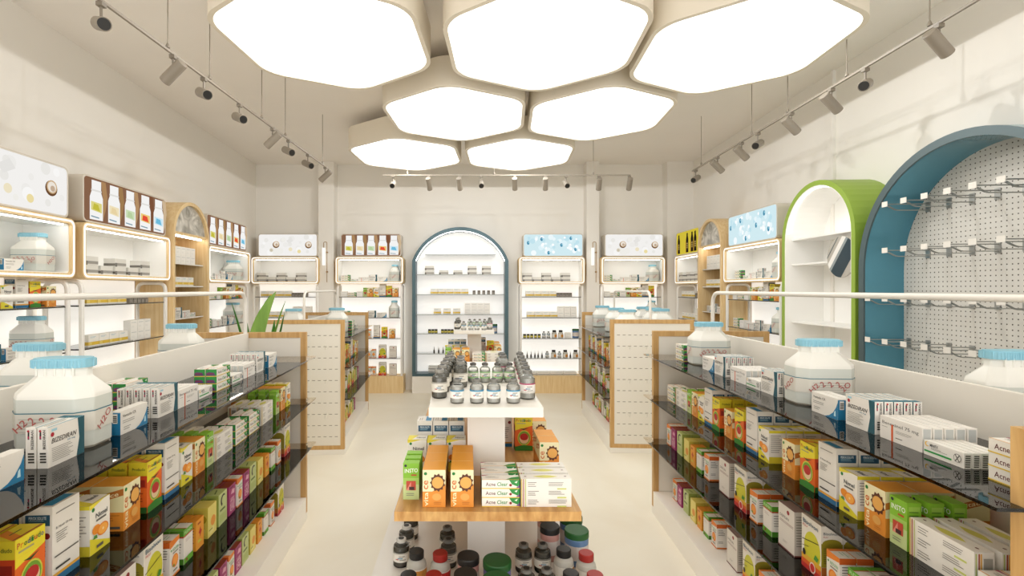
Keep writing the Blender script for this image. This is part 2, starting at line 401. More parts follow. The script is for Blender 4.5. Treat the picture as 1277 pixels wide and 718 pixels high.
c = Carton(.11, .178, .062, 'DDD7CE', '9A8480')
c.disc('f', .62, .88, .009, '8A1A20'); c.text('f', .1, .66, .70, .76, 'DEFILIN', '6A6660'); c.lines('f', .1, .95, .58, .64, 2, '8A6A64', .35, False); c.lines('f', .3, .6, .14, .2, 2, '9A978F'); c.rect('f', 0, 1, 0, .03, '6A2A26')
for f in 'lr': c.rect(f, 0, 1, 0, 1, 'C0B8AC'); c.lines(f, .1, .9, .2, .9, 12, '77726A'); c.rect(f, 0, 1, 0, .03, '6A2A26')
proto('defi', c, 'medicine_carton', 'white carton with red dot', 'white cartons with a red dot')

c = Carton(.115, .2, .075, 'E2DDD2', 'BFB6AA')
c.disc('f', .55, .44, .048, 'C6C22E', 1.35, 24); c.rect('f', 0, 1, .16, .26, 'DDA830'); c.rect('f', 0, 1, .08, .17, 'D4581E'); c.rect('f', 0, 1, 0, .09, 'B81C1C')
c.text('f', .08, .86, .85, .93, 'Bisolvon', '3C5A74'); c.text('f', .08, .32, .79, .83, 'FLU', 'B83A3A')
c.poly('f', [(.05, .52), (.9, .62), (.9, .635), (.05, .535)], '4A4824'); c.poly('f', [(.05, .40), (.4, .45), (.4, .46), (.05, .41)], '4A4824')
c.disc('f', .16, .30, .009, '22201C', 1.4); c.poly('f', [(.66, .30), (.82, .28), (.9, .36), (.74, .4)], '3E8A2C'); c.disc('f', .6, .115, .017, 'E8DCD4', 1.2); c.disc('f', .6, .115, .013, 'C42420', 1.2)
for f in 'lr':
    c.rect(f, 0, 1, .25, .68, '8E8420'); c.disc(f, .5, .68, .034, '8E8420', .5); c.text(f, .1, .8, .84, .89, 'Bisolvon', '3C4A54'); c.text(f, .1, .3, .79, .82, 'FLU', 'A83A3A')
    c.lines(f, .1, .9, .3, .6, 8, '5A5418'); c.rect(f, 0, 1, .1, .25, 'A05A1C'); c.rect(f, 0, 1, 0, .1, '8A1A14')
proto('biso', c, 'syrup_carton', 'yellow-oval carton with red base', 'white and yellow flu-syrup cartons')

c = Carton(.075, .135, .045, '9C2E68', '8A3A22')
c.text('f', .2, .85, .1, .55, 'GRELIN', 'E8C4CC', rot=True); c.poly('f', [(.3, .7), (.8, .66), (.9, .8), (.5, .85)], 'D8A0B4'); c.lines('f', .15, .85, .88, .95, 1, '6A1A44', .8)
for f in 'lr': c.lines(f, .15, .85, .15, .9, 9, '7A2050')
proto('mag', c, 'medicine_carton', 'magenta carton with pale lettering', 'magenta cartons')

c = Carton(.085, .14, .055, 'BCC688', 'B6C27C')
c.poly('f', [(.55+.32*math.cos(t*.35+.9), .74+.2*math.sin(t*.35+.9)) for t in range(10)]+[(.6+.22*math.cos(t*.35+.9), .74+.14*math.sin(t*.35+.9)) for t in range(9, -1, -1)], '26261E')
c.lines('f', .15, .8, .42, .5, 1, '55682C', .8); c.rect('f', .1, .9, .1, .34, 'AEBC74')
for f in 'lr': c.rect(f, 0, 1, 0, 1, '9CA850'); c.lines(f, .15, .85, .2, .85, 7, '6C7A34')
c.poly('t', [(.2, .4), (.75, .6), (.75, .7), (.2, .5)], '4E6A24')
proto('pale', c, 'tea_carton', 'green carton with black crescent', 'pale green cartons')

c = Carton(.08, .13, .06, 'DECF72', 'DCCB66')
c.disc('f', .6, .46, .022, 'DD9238', 1); c.rect('f', .2, .7, .08, .26, 'E6DA90'); c.rect('f', .1, .5, .2, .24, '8A8A20')
for f in 'lr': c.rect(f, 0, 1, 0, 1, 'C2B448'); c.disc(f, .5, .62, .025, '948410', .8); c.rect(f, .2, .8, .1, .3, 'CFC468')
proto('yel', c, 'tea_carton', 'yellow carton with orange disc', 'soft yellow cartons')

c = Carton(.065, .12, .035, 'DE962E', 'D88A24')
c.poly('f', [(.42, .62), (.55, .74), (.62, .62), (.75, .56), (.6, .46), (.5, .36), (.45, .5), (.3, .54)], 'B4301C'); c.lines('f', .2, .8, .2, .3, 2, 'B8E050', .5); c.lines('f', .2, .8, .82, .9, 1, 'A04A14', .8)
for f in 'lr': c.lines(f, .15, .85, .2, .9, 7, '8A4A14')
proto('orn', c, 'tea_carton', 'orange carton with red spark', 'slim orange cartons')

c = Carton(.115, .09, .06, 'EAE8E2')
c.rect('f', 0, 1, .14, .42, 'DDB93C'); c.rect('f', 0, .3, .18, .38, 'E8D070'); c.lines('f', .15, .8, .7, .85, 2, '7FB0C8'); c.rect('f', 0, 1, .0, .05, 'C8C6C0')
for f in 'lr': c.rect(f, 0, 1, .14, .42, 'CFAE38')
proto('ystr', c, 'supplement_carton', 'white carton with yellow band', 'white cartons with a yellow band')

c = Carton(.14, .065, .09, 'DAD8D2', 'E8E6E0')
c.rect('f', 0, 1, .12, .46, '97948E'); c.rect('f', 0, .18, .0, .46, '6E6B66')
for f in 'lr': c.rect(f, 0, 1, .1, .4, '77736C')
proto('gband', c, 'device_carton', 'low grey-banded carton', 'low white cartons with grey bands')

c = Carton(.045, .062, .04, '8C857B', 'A39C92')
c.rect('f', .1, .9, .5, .9, '6E675F'); c.lines('f', .2, .8, .15, .4, 3, 'B0A9A0')
proto('gbox', c, 'supplement_carton', 'small grey-brown carton', 'small grey-brown cartons')

c = Carton(.095, .085, .06, 'ECEAE5')
c.lines('f', .15, .85, .7, .8, 1, 'C6C9C8', .7); c.lines('f', .15, .6, .2, .4, 2, 'D4D4D0')
proto('plain', c, 'supplement_carton', 'plain white carton', 'plain white cartons')

c = Carton(.2, .05, .12, 'E6E5E1')
c.rect('f', 0, 1, .1, .3, '8E8C88'); c.rect('f', .1, .9, .82, .95, 'B4B2AE')
proto('tray', c, 'dressing_carton', 'flat white carton with grey rim', 'flat white dressing cartons')

USED = {}
def put(key, x, y, z, rz, label, group=None):
    p = P[key]
    o = bpy.data.objects.new(p['name'], p['me']); COL.objects.link(o)
    o.location = (x, y, z+0.0006); o.rotation_euler = (0, 0, rz)
    return tag(o, label, 'carton', group or p['group'])

# ------------------------------------------------------------------ bottles and jars (things with parts)
def copy_tree(src, loc, rz=0):
    r = src.copy(); COL.objects.link(r); r.location = loc; r.rotation_euler = (0, 0, rz)
    for ch in list(src.children):
        q = ch.copy(); COL.objects.link(q); q.parent = r
    return r
PROTO = {}
def dup(key, loc, rz, label, group):
    if key not in PROTO:
        PROTO[key] = MAKE[key]()
        PROTO[key].location = loc; PROTO[key].rotation_euler = (0, 0, rz); o = PROTO[key]
    else: o = copy_tree(PROTO[key], loc, rz)
    cat = {'jug': 'jug', 'jar': 'jar'}.get(o.name.split('_')[-1].split('.')[0], 'bottle')
    return tag(o, label, cat, group)
def _e(name):
    o = bpy.data.objects.new(name, None); COL.objects.link(o); o.empty_display_size = 0.05; return o
CAPB = mat('8CC2D4', 0.45); JUGW = mat('E6E5DE', 0.4); LIQ = mat('C6CAC3', 0.45)
def make_jug():
    # local: front (aisle face) at y=-, five-times-repeated wide jug seen end on: length x .15, depth y .23
    o = _e('water_jug')
    def octo(w, d, cc): return [(-w+cc, -d), (w-cc, -d), (w, -d+cc), (w, d-cc), (w-cc, d), (-w+cc, d), (-w, d-cc), (-w, -d+cc)]
    b = MB(); prev = None
    lev = [(0, .066, .106, .032), (.008, .073, .113, .034), (.148, .075, .115, .036), (.152, .074, .114, .036), (.162, .073, .113, .036), (.205, .040, .078, .03), (.209, .037, .076, .026), (.238, .037, .076, .026)]
    for i, (z, w, d, cc) in enumerate(lev):
        pts = rpoly([Vector(p) for p in octo(w, d, cc)], .010, 3); ring = [(p[0], p[1], z) for p in pts]
        if prev:
            n = len(ring); b.mesh(prev+ring, [(k, (k+1) % n, n+(k+1) % n, n+k) for k in range(n)], LIQ if 1 <= i <= 2 else JUGW)
        else: b.poly(list(reversed(ring)), JUGW)
        prev = ring
    b.poly(prev, JUGW)
    for q in range(5):
        y = -.052+q*.026
        for sx in (-1, 1): b.tube([(sx*.037, y, .21), (sx*.037, y, .238)], .004, JUGW, 6)
    b.build('body', o, True, merge=True)
    # scalloped cap: union of five discs
    r = .041; xs = [-.044+.022*i for i in range(5)]; up = []
    N = 44
    for i in range(N+1):
        y = -.085+.17*i/N; h = max([math.sqrt(max(0, r*r-(y-q)**2)) for q in xs]); up.append((h, y))
    out = up+[(-h, y) for h, y in reversed(up[1:-1])]
    cb = MB(); cb.prism(out, .232, .256, CAPB); cb.prism([(p[0]*.9, p[1]*.94) for p in out], .256, .2595, CAPB)
    for i in range(0, len(out), 2):
        p = out[i]; cb.tube([(p[0], p[1], .233), (p[0], p[1], .255)], .0022, CAPB, 5)
    cb.build('cap', o, True)
    # label wrap with red lettering
    l = MB(); LW = mat('CFCCC2', .6); BL = mat('2F6E80', .5); RD = mat('B0605A', .5)
    pts = rpoly([Vector(p) for p in octo(.0762, .1162, .036)], .010, 3)
    n = len(pts)
    for z0, z1, m, ex in ((.052, .108, LW, 0), (.1075, .1105, BL, .0004)):
        vs = [(p[0]*(1+ex*10), p[1]*(1+ex*8), z) for z in (z0, z1) for p in pts]
        l.mesh(vs, [(k, (k+1) % n, n+(k+1) % n, n+k) for k in range(n)], m)
    def word(t, f, u0, u1, v0, v1, ang):
        vs, fs = text2d(t); ca, sa = math.cos(ang), math.sin(ang); out = []
        for x, y in vs:
            a = (x-.5)*(u1-u0); bb = (y-.5)*(v1-v0)
            u = (u0+u1)/2+a*ca-bb*sa; v = (v0+v1)/2+a*sa+bb*ca
            out.append((u, -.1172, v) if f == 'f' else ((.0775, u, v) if f == 'r' else (-.0775, -u, v)))
        l.mesh(out, fs, RD)
    word('H2O', 'f', -.035, .035, .068, .088, .75)
    for f in 'lr':
        word('H2', f, -.085, -.045, .064, .084, .75)
        for q in range(3): word('2', f, -.040+q*.030, -.026+q*.030, .076, .100, .6)
        word('2O', f, .035, .075, .068, .09, .75)
    G = mat('A5A49C', .6)
    for f in (-1, 1):
        for k in range(5): l.mesh([(f*.0767, a, .056+k*.009+h) for a, h in ((-.07, 0), (.07, 0), (.07, .0016), (-.07, .0016))], [(0, 1, 2, 3)], G)
    l.build('label', o)
    return o
def make_vial(name, body, liquid, lab, stripe, r=.029, h=.1, capc='77756F', liqh=.068, accent=None):
    def f():
        o = _e(name); g = VIALG if body is None else mat(body, .25); q = mat(liquid, .2)
        b = MB()
        b.lathe([(r*.88, 0), (r*.98, .003), (r, .007), (r, h*.66), (r*.97, h*.71), (r*.72, h*.79), (r*.46, h*.83), (r*.44, h*.90)], 20, m=g); b.build('body', o, True)
        k = MB(); k.lathe([(r*.80, .003), (r*.93, .006), (r*.93, liqh), (.0005, liqh)], 18, m=q); k.build('contents', o, True)
        k = MB(); k.lathe([(r*.58, h*.88), (r*.60, h*.89), (r*.60, h*.985), (r*.52, h), (r*.34, h)], 18, m=mat(capc, .35)); k.lathe([(r*.34, h-.0005), (r*.34, h+.002), (.0005, h+.002)], 14, m=mat('1E1D1A', .5)); k.build('cap', o, True)
        l = MB(); z0, z1 = h*.22, h*.56
        l.lathe([(r+.0006, z0), (r+.0006, z1)], 24, m=mat(lab, .6))
        l.lathe([(r+.0010, z1-.006), (r+.0010, z1)], 24, m=mat(stripe, .6))
        if accent: l.lathe([(r+.0010, z0), (r+.0010, z0+.008)], 24, m=mat(accent, .6))
        for a0, zz, w, cc in ((-100, .62, 40, '8A8880'), (-108, .42, 34, '2E78A0'), (-122, .3, 20, 'B03038'), (-96, .24, 44, '9A988F')):
            z = z0+(z1-z0)*zz; R = r+.0014
            pts = [(R*math.cos(math.radians(a0+w*i/6)), R*math.sin(math.radians(a0+w*i/6))) for i in range(7)]
            for i in range(6): l.poly([(*pts[i], z), (*pts[i+1], z), (*pts[i+1], z+.0035), (*pts[i], z+.0035)], mat(cc, .6))
        l.build('label', o)
        return o
    return f
def make_pill(capc, lab):
    def f():
        o = _e('pill_bottle'); W = mat('B9B6AC', .4)
        b = MB(); b.lathe([(.036, 0), (.04, .004), (.04, .066), (.037, .078), (.028, .088), (.022, .092), (.022, .098)], 22, m=W); b.build('body', o, True)
        k = MB(); k.lathe([(.029, .092), (.030, .094), (.030, .117), (.027, .120), (.0005, .120)], 26, m=mat(capc, .45)); k.build('cap', o, True)
        l = MB(); l.lathe([(.0406, .008), (.0406, .060)], 22, m=mat('E0DCD2', .6)); 
        for s in range(9):
            a = math.radians(-95+s*14); a2 = math.radians(-95+(s+1)*14); R = .0411
            l.poly([(R*math.cos(a), R*math.sin(a), .012), (R*math.cos(a2), R*math.sin(a2), .012), (R*math.cos(a2), R*math.sin(a2), .056), (R*math.cos(a), R*math.sin(a), .056)], mat(lab, .6))
        l.build('label', o); return o
    return f
def make_jar(bodyc, lidc, r, h):
    def f():
        o = _e('powder_jar')
        b = MB(); b.lathe([(r*.92, 0), (r*.97, .004), (r*.97, h-.03), (r*.9, h-.022)], 28, m=mat(bodyc, .4)); b.build('body', o, True)
        k = MB(); k.lathe([(r, h-.026), (r, h-.004), (r*.96, h), (.0005, h)], 32, m=mat(lidc, .5)); k.build('lid', o, True)
        l = MB(); l.lathe([(r*.975, h*.2), (r*.975, h*.62)], 28, m=mat('CFC6C0', .6)); l.build('label', o)
        return o
    return f
def make_dropper():
    o = _e('dropper_bottle')
    b = MB(); b.lathe([(.012, 0), (.013, .003), (.013, .04), (.008, .05), (.006, .055)], 12, m=mat('3E3B34', .3)); b.build('body', o, True)
    k = MB(); k.lathe([(.008, .055), (.008, .068), (.005, .074), (.003, .10), (.0005, .102)], 10, m=mat('9A978E', .4)); k.build('dropper', o, True); return o
def make_tinjar():
    o = _e('balm_jar')
    b = MB(); b.lathe([(.022, 0), (.024, .003), (.024, .04), (.021, .045)], 16, m=mat('2E2C24', .35)); b.build('body', o, True)
    k = MB(); k.lathe([(.023, .045), (.024, .047), (.024, .06), (.0005, .062)], 16, m=mat('24231E', .4)); k.build('lid', o, True)
    l = MB(); l.lathe([(.0246, .01), (.0246, .036)], 16, m=mat('CFC25C', .6)); l.build('label', o); return o
MAKE = dict(
    jug=make_jug,
    vial=make_vial('medicine_vial', None, 'C8C5BE', 'F0EDE6', '4E94B8'),
    gvial=make_vial('medicine_vial', None, 'C4C4BC', 'ECEAE2', '98C48C', .027, .098, '5E5C57', .06, '98C48C'),
    dvial=make_vial('medicine_vial', None, '7A776F', 'E6E2D8', 'B8B4AA', .034, .125, '8E8B84', .09),
    pvial=make_vial('medicine_vial', None, 'BDBBB4', 'ECE8E2', 'B8607A', .034, .125, '77756F', .09, 'D6D2CA'),
    kvial=make_vial('medicine_vial', None, '57544C', 'DDD9CE', '8E8A80', .035, .112, '6A6862', .085),
    wvial=make_vial('medicine_vial', None, '57544C', 'E8E4DA', 'C4C0B6', .035, .112, 'C6C3BA', .085),
    pillk=make_pill('1C1A17', 'C8883A'), pillr=make_pill('98221A', 'B82222'),
    pink=make_jar('BE8C82', '1B1916', .043, .14), green=make_jar('6A6498', '1C5420', .055, .14), blue=make_jar('5C7CA4', '1C5420', .052, .14),
    drop=make_dropper, balm=make_tinjar)
# ------------------------------------------------------------------ camera, world
cam = bpy.data.cameras.new('camera'); co = bpy.data.objects.new('camera', cam); COL.objects.link(co)
cam.sensor_width = 36; cam.lens = 36*620/1277; cam.shift_x = 55.5/1277; cam.shift_y = 1.0/1277; cam.clip_start = 0.02
co.location = (0, 0, 1.6); co.rotation_euler = (R90, 0, 0); S.camera = co
w = bpy.data.worlds.new('world'); S.world = w; w.use_nodes = True
w.node_tree.nodes['Background'].inputs[0].default_value = rgb('FFFDFA'); w.node_tree.nodes['Background'].inputs[1].default_value = WORLD  # added white fill, coming in through the open front of the room
S.view_settings.view_transform = 'Standard'; S.view_settings.look = 'None'; S.view_settings.gamma = 1; S.view_settings.exposure = EXPO
S.cycles.max_bounces = 12; S.cycles.diffuse_bounces = 8; S.cycles.transparent_max_bounces = 24; S.cycles.sample_clamp_indirect = 6; S.cycles.caustics_reflective = False; S.cycles.caustics_refractive = False

# ------------------------------------------------------------------ room shell
YB, YF, ZC = 7.9, -1.5, 3.575
b = MB(); b.box(-3.9, 4.0, YF, YB+.1, -.1, 0, FLOOR); struct(b.build('floor'), 'cream stone floor of the shop', 'floor')
b = MB(); b.box(-3.9, 4.0, YF, YB+.1, ZC, ZC+.1, CEIL); struct(b.build('ceiling'), 'plain pale grey ceiling above the honeycomb lights', 'ceiling')
b = MB(); b.prism([(WL(YF), YF), (WL(YB), YB), (WL(YB)-.1, YB), (WL(YF)-.1, YF)], 0, ZC, PAINT); struct(b.build('wall_left'), 'white plaster wall on the left', 'wall')
b = MB(); b.prism([(WR(YF), YF), (WR(YF)+.1, YF), (WR(YB)+.1, YB), (WR(YB), YB)], 0, ZC, PAINT); struct(b.build('wall_right'), 'white plaster wall on the right', 'wall')
b = MB(); b.box(WL(YB)-.1, WR(YB)+.1, YB, YB+.1, 0, ZC, PAINT); struct(b.build('wall_back'), 'white plaster wall at the back', 'wall')
for i, (x0, x1) in enumerate(((-2.31, -2.07), (1.845, 2.04))):
    b = MB(); b.box(x0, x1, YB-.2, YB, 0, ZC, PAINT); struct(b.build('trim_%d' % (i+1)), ('shallow white pilaster left of the arch', 'shallow white pilaster right of the arch')[i], 'pilaster')
b = MB(); b.box(3.10, WR(YB), YB-.19, YB, 0, ZC, PAINT); struct(b.build('trim_3'), 'white pilaster in the right back corner', 'pilaster')

_d = 4.5
b = MB(); b.box(WR(_d)-.03, WR(_d)-.001, _d-.018, _d+.018, 0.001, ZC-.001, PAINT); struct(b.build('trim_4', bevel=.008), 'thin white pipe casing on the right wall', 'pipe casing')
# ------------------------------------------------------------------ honeycomb ceiling lights
GLOW = emit('FFFEF8', LIGHT)
RIM = mat('E4DCCC', .5)
th = math.radians(-4.6)
spots = [(Vector(q), lab) for q, lab in (((-.733, 6.05), 'honeycomb light panel at back left, furthest of the cluster'), ((.626, 6.05), 'honeycomb light panel at back right, behind the middle pair'),
         ((-.103, 4.68), 'honeycomb light panel, left of the middle pair'), ((1.22, 4.68), 'honeycomb light panel, right of the middle pair'),
         ((-.916, 3.285), 'large honeycomb light panel at front left above left aisle'), ((.503, 3.317), 'front honeycomb light panel between two others overhead'), ((1.823, 3.384), 'large honeycomb light panel at front right above right gondola'))]
for q, lab in spots:
    z = 3.21
    t = thing('ceiling_light', (q.x, q.y, z), th, lab, 'ceiling light', 'hexagonal honeycomb ceiling lights')
    hexa = [(.735*math.sin(k*PI/3), .785*math.cos(k*PI/3)) for k in range(6)]
    A = rpoly([Vector(p) for p in hexa], .25, 8); B = [(p[0]*.955, p[1]*.955) for p in A]
    n = len(A); m = MB()
    vs = [(p[0], p[1], zz) for zz, L in ((.0, B), (0, A), (.24, A), (.012, B)) for p in L]
    m.mesh(vs, [(j*n+i, j*n+(i+1) % n, (j+1)*n+(i+1) % n, (j+1)*n+i) for j in (0, 1) for i in range(n)]+[(i, (i+1) % n, 3*n+(i+1) % n, 3*n+i) for i in range(n)]+[tuple(range(2*n, 3*n))], RIM)
    m.build('housing', t, merge=True, smooth=True)
    m = MB(); m.poly([(p[0], p[1], .006) for p in reversed(B)], GLOW); m.build('diffuser', t)
    m = MB()
    for k in range(3):
        a = k*2*PI/3+.4; m.tube([(.45*math.cos(a), .45*math.sin(a), .24), (.45*math.cos(a), .45*math.sin(a), ZC-z-.001)], .004, RIM, 6)
    m.build('suspension_cable', t)
    ld = bpy.data.lights.new('panel_lamp', 'POINT'); ld.energy = LAMP; ld.shadow_soft_size = .010; ld.color = (1, .99, .97)
    lo = bpy.data.objects.new('panel_lamp', ld); COL.objects.link(lo); lo.parent = t; lo.location = (0, 0, -.004)

# ------------------------------------------------------------------ track lights
TRK = mat('8A8174', .45); TRKD = mat('7E7568', .45); BLK = mat('100F0D', .4); LENS = emit('FFF4E0', 1.6)
def rail(p, q, wires, label):
    t = thing('track_rail', (0, 0, 0), 0, label, 'track rail', 'lighting tracks')
    m = MB(); p = Vector(p); q = Vector(q)
    d = (q-p).normalized(); nrm = Vector((-d.y, d.x, 0))*.007
    vs = [tuple(v) for zz in (0, .014) for v in (p-nrm+Vector((0, 0, zz)), q-nrm+Vector((0, 0, zz)), q+nrm+Vector((0, 0, zz)), p+nrm+Vector((0, 0, zz)))]
    m.mesh(vs, [(3, 2, 1, 0), (4, 5, 6, 7), (0, 1, 5, 4), (1, 2, 6, 5), (2, 3, 7, 6), (3, 0, 4, 7)], mat('91887B', .5)); m.build('rail_bar', t)
    for s in wires:
        a = p.lerp(q, s); m = MB(); m.tube([(a.x, a.y, a.z+.02), (a.x, a.y, ZC-.001)], .0035, TRK, 6)
        m.lathe([(.012, .02), (.012, .03), (.004, .05)], 8, c=(0, 0), m=TRK, M=Matrix.Translation(a)); m.build('suspension_wire', t)
    return t
spot_me = {}
def spot(x, y, z, aim, label, group):
    t = thing('track_spotlight', (x, y, z), 0, label, 'spotlight', group)
    aim = Vector(aim).normalized(); M = Vector((0, 0, 1)).rotation_difference(aim).to_matrix().to_4x4()
    M = Matrix.Translation((0, 0, -.105)) @ M
    m = MB(); m.box(-.016, .016, -.016, .016, -.022, -.001, TRKD); m.tube([(0, 0, -.02), (0, 0, -.10)], .0065, TRKD, 8); m.build('mount', t)
    m = MB(); m.lathe([(.030, -.085), (.033, -.082), (.033, .075), (.031, .078), (.028, .078)], 20, m=TRK, M=M); m.build('housing', t, True)
    m = MB(); m.lathe([(.028, .0785), (.024, .05), (.0005, .045)], 18, m=BLK, M=M); m.build('reflector', t, True)
    m = MB(); m.lathe([(.013, .046), (.012, .058), (.0005, .066)], 12, m=LENS, M=M); m.build('lamp', t, True)
p0, p1 = (-1.80, 2.2, 3.0), (-1.632, 5.85, 3.0)
rail(p0, p1, (.20, .32, .53, .66, .94), 'pale lighting track hung along the left side')
DL = (2.43, 2.98, 3.30, 3.77, 4.34, 4.68, 5.18, 5.72); AA = (.62, -.62, -.35); AB = (-.75, .15, -.62)
for i, d in enumerate(DL):
    x = -1.767+.0465*(d-2.93); a = AB if i in (1, 4, 7) else AA
    spot(x, d, 3.0, a, '%s spotlight from the camera on left track, aimed %s' % (ORD[i+1], 'at wall' if a is AB else 'across shop'), 'spotlights on the left track')
rail((2.47, 2.2, 3.0), (2.69, 5.95, 3.0), (.13, .3, .48, .63, .93), 'pale lighting track hung along the right side')
DR = (2.63, 3.156, 3.477, 3.955, 4.46, 4.76, 5.28, 5.86)
for i, d in enumerate(DR):
    x = 2.494+.0607*(d-2.63); a = (-.62, -.62, -.35) if i in (1, 4, 7) else (.75, .15, -.62)
    spot(x, d, 3.0, a, '%s spotlight from the camera on right track, aimed %s' % (ORD[i+1], 'across shop' if i in (1, 4, 7) else 'at wall'), 'spotlights on the right track')
rail((-1.05, 6.16, 3.0), (2.02, 6.16, 3.0), (.1, .45, .85), 'pale lighting track hung across the back of the shop')
for i, px in enumerate((490, 535, 573, 600, 642, 680, 706, 747, 785)):
    x = (px-583)*6.16/620
    spot(x, 6.16, 3.0, (.02, -.9, -.45) if i in (0, 3, 6) else (.1, .7, -.75), '%s spotlight from left on back track, aimed %s' % (ORD[i+1], 'forward' if i in (0, 3, 6) else 'at arch wall'), 'spotlights on the back track')

# ------------------------------------------------------------------ wall shelving
SWL = Side(-2.594, 0, KL, -1); SWR = Side(2.745, 0, KR, 1)
LEDW = emit('FFFCF6', LED); LEDS = emit('FFFBF4', 1.15)
ZS = (1.478, 1.157, .838, .531)
ZF0, ZF1 = 1.674, 2.09
class Unit:
    def __init__(u, key, origin, rz, W, D, label, where, nsh, kick=True, wood_side=None):
        u.o = Vector((origin[0], origin[1])); u.rz = rz; u.W = W; u.D = D; u.where = where; u.key = key
        t = u.t = thing('wall_shelf_unit', (origin[0], origin[1], 0), rz, label, 'shelf unit', 'wall shelf units')
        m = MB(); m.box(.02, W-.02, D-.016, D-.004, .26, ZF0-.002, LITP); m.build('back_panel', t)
        for i, x in enumerate((.032, W-.032)):
            m = MB(); m.tube(bend([(x, .03, .262), (x, .03, ZF0-.02), (x, D-.05, ZF0-.02), (x, D-.05, .262)], .07), .017, mat('ECEAE6', .35), 8); m.build('side_frame', t, True)
        for z in ZS[:nsh]:
            m = MB(); m.box(.052, W-.052, .035, D-.02, z-.010, z, SHELFG, mf=EDGE); m.box(.052, W-.052, .030, .035, z-.010, z, EDGE); m.build('glass_shelf', t)
        m = MB(); m.box(0, W, 0, D, 0, .26, WOODL); m.build('base', t, bevel=.004)
        # display frame with a light strip let into its front edge
        A = rrect(0, W, ZF0, ZF1, .05); I = rrect(.034, W-.034, ZF0+.034, ZF1-.034, .022)
        m = MB(); m.ring(A, I, 0, D-.002, WOODL); f = m.build('display_frame', t)
        m = MB(); m.ring(rrect(.010, W-.010, ZF0+.010, ZF1-.010, .042), rrect(.022, W-.022, ZF0+.022, ZF1-.022, .032), -.004, .002, LEDS); m.build('light_strip', f)
        m = MB(); m.ring(rrect(.0345, W-.0345, ZF0+.0345, ZF1-.0345, .022), rrect(.040, W-.040, ZF0+.040, ZF1-.040, .018), .02, D-.012, BRIGHT); m.box(.036, W-.036, D-.011, D-.004, ZF0+.036, ZF1-.036, BRIGHT); m.build('liner', f)
        m = MB(); m.box(.07, W-.07, .03, .04, ZF1-.048, ZF1-.0405, LEDW); m.build('lamp_tube', f)
        
    def w(u, x, y):
        c, s = math.cos(u.rz), math.sin(u.rz); return u.o.x+c*x-s*y, u.o.y+s*x+c*y
    def row(u, z, items, shelf, y=.10):
        # items: (key, x, stack) boxes front row; jugs too
        n = 0
        for key, x, st in items:
            n += 1
            X, Y = u.w(x, y+(.06 if key in P and P[key]['T'] > .1 else 0))
            if key in P:
                for k in range(st):
                    d = P[key]['desc']
                    pos = '%s from left' % ORD[n] if st == 1 else '%s of %s stack' % (('lowest', 'middle', 'top')[k] if st == 3 else ('lower', 'upper')[k], ORD[n])
                    put(key, X, Y, z+k*(P[key]['H']+.0007), u.rz, '%s, %s, %s, %s' % (d, pos, shelf, u.where))
            else:
                if key == 'jug': X, Y = u.w(x, .155)
                ds = dict(jug='white ribbed water jug', drop='small dark dropper bottle', balm='small dark balm jar', vial='glass vial with blue-banded label', pillk='white bottle with black cap', blue='blue jar with green lid')[key]
                dup(key, (X, Y, z+.0006), u.rz, '%s, %s from left, %s, %s' % (ds, ORD[n], shelf, u.where), 'bottles and jars on the wall units')
def span(key, x, n, gap=.004):
    return [(key, x+i*(P[key]['L']+gap), 1) for i in range(n)]
def sc(items, W, W0=1.17):
    return [(k, x*W/W0, s) for k, x, s in items]
FA = [('acne', .15, 3), ('mini', .30, 1), ('berl', .45, 1), ('biz', .62, 1), ('vent', .79, 1), ('jug', 1.00, 1)]
S1A = [('plain', .13, 1), ('acne', .26, 2), ('plain', .39, 1), ('insto', .49, 1), ('vita', .585, 1), ('nimel', .69, 1), ('bigw', .80, 1), ('prod', .91, 1), ('vita', 1.02, 1)]
S2A = [('acne', .15, 3), ('plain', .29, 1), ('berl', .44, 1), ('biz', .61, 1), ('vent', .78, 1), ('jug', .99, 1)]
FB = [('gband', .16, 2), ('gband', .33, 1), ('gband', .50, 2), ('gband', .67, 1), ('gband', .84, 2)]
S1B = span('ystr', .20, 4)+span('gbox', .70, 5, .012)
S2B = span('ystr', .22, 4)+[('plain', .72, 2), ('plain', .82, 2), ('plain', .92, 2)]
def trim(items, W): return [(k, x, s) for k, x, s in items if x+(P[k]['L']/2 if k in P else .05) < W-.06]
def fitrow(items, W):
    k = W/1.17; out = []; last = 0
    for key, x, s in items:
        hw = (P[key]['L'] if key in P else .15)/2
        xx = max(x*k, last+hw+.004)
        if xx+hw < W-.055: out.append((key, xx, s)); last = xx+hw
    return out
def signbox(origin, rz, x0, x1, z0, z1, D, art, label):
    t = thing('light_box_sign', (origin[0], origin[1], 0), rz, label, 'sign')
    A = rrect(x0, x1, z0, z1, .04); I = rrect(x0+.012, x1-.012, z0+.012, z1-.012, .03)
    m = MB(); m.ring(A, I, .02, D, mat('CFC8BC', .5)); m.prism(I, D-.01, D, LAM, 'y'); m.build('housing', t)
    m = MB(); m.prism(I, .021, .03, emit(art['bg'], .9), 'y')
    w_, h_ = x1-x0-.024, z1-z0-.024; n = [0]
    def P2(u, v): return (x0+.012+u*w_, .0205-.0003*n[0], z0+.012+v*h_)
    def poly(pts, c): n[0] += 1; m.poly([P2(*p) for p in pts], emit(c, .9))
    def disc(u, v, r, c, asp=1): poly([(u+r/w_*math.cos(2*PI*i/18), v+r*asp/h_*math.sin(2*PI*i/18)) for i in range(18)], c)
    art['f'](poly, disc, random.Random(art['seed'])); m.build('printed_panel', t)
    return t
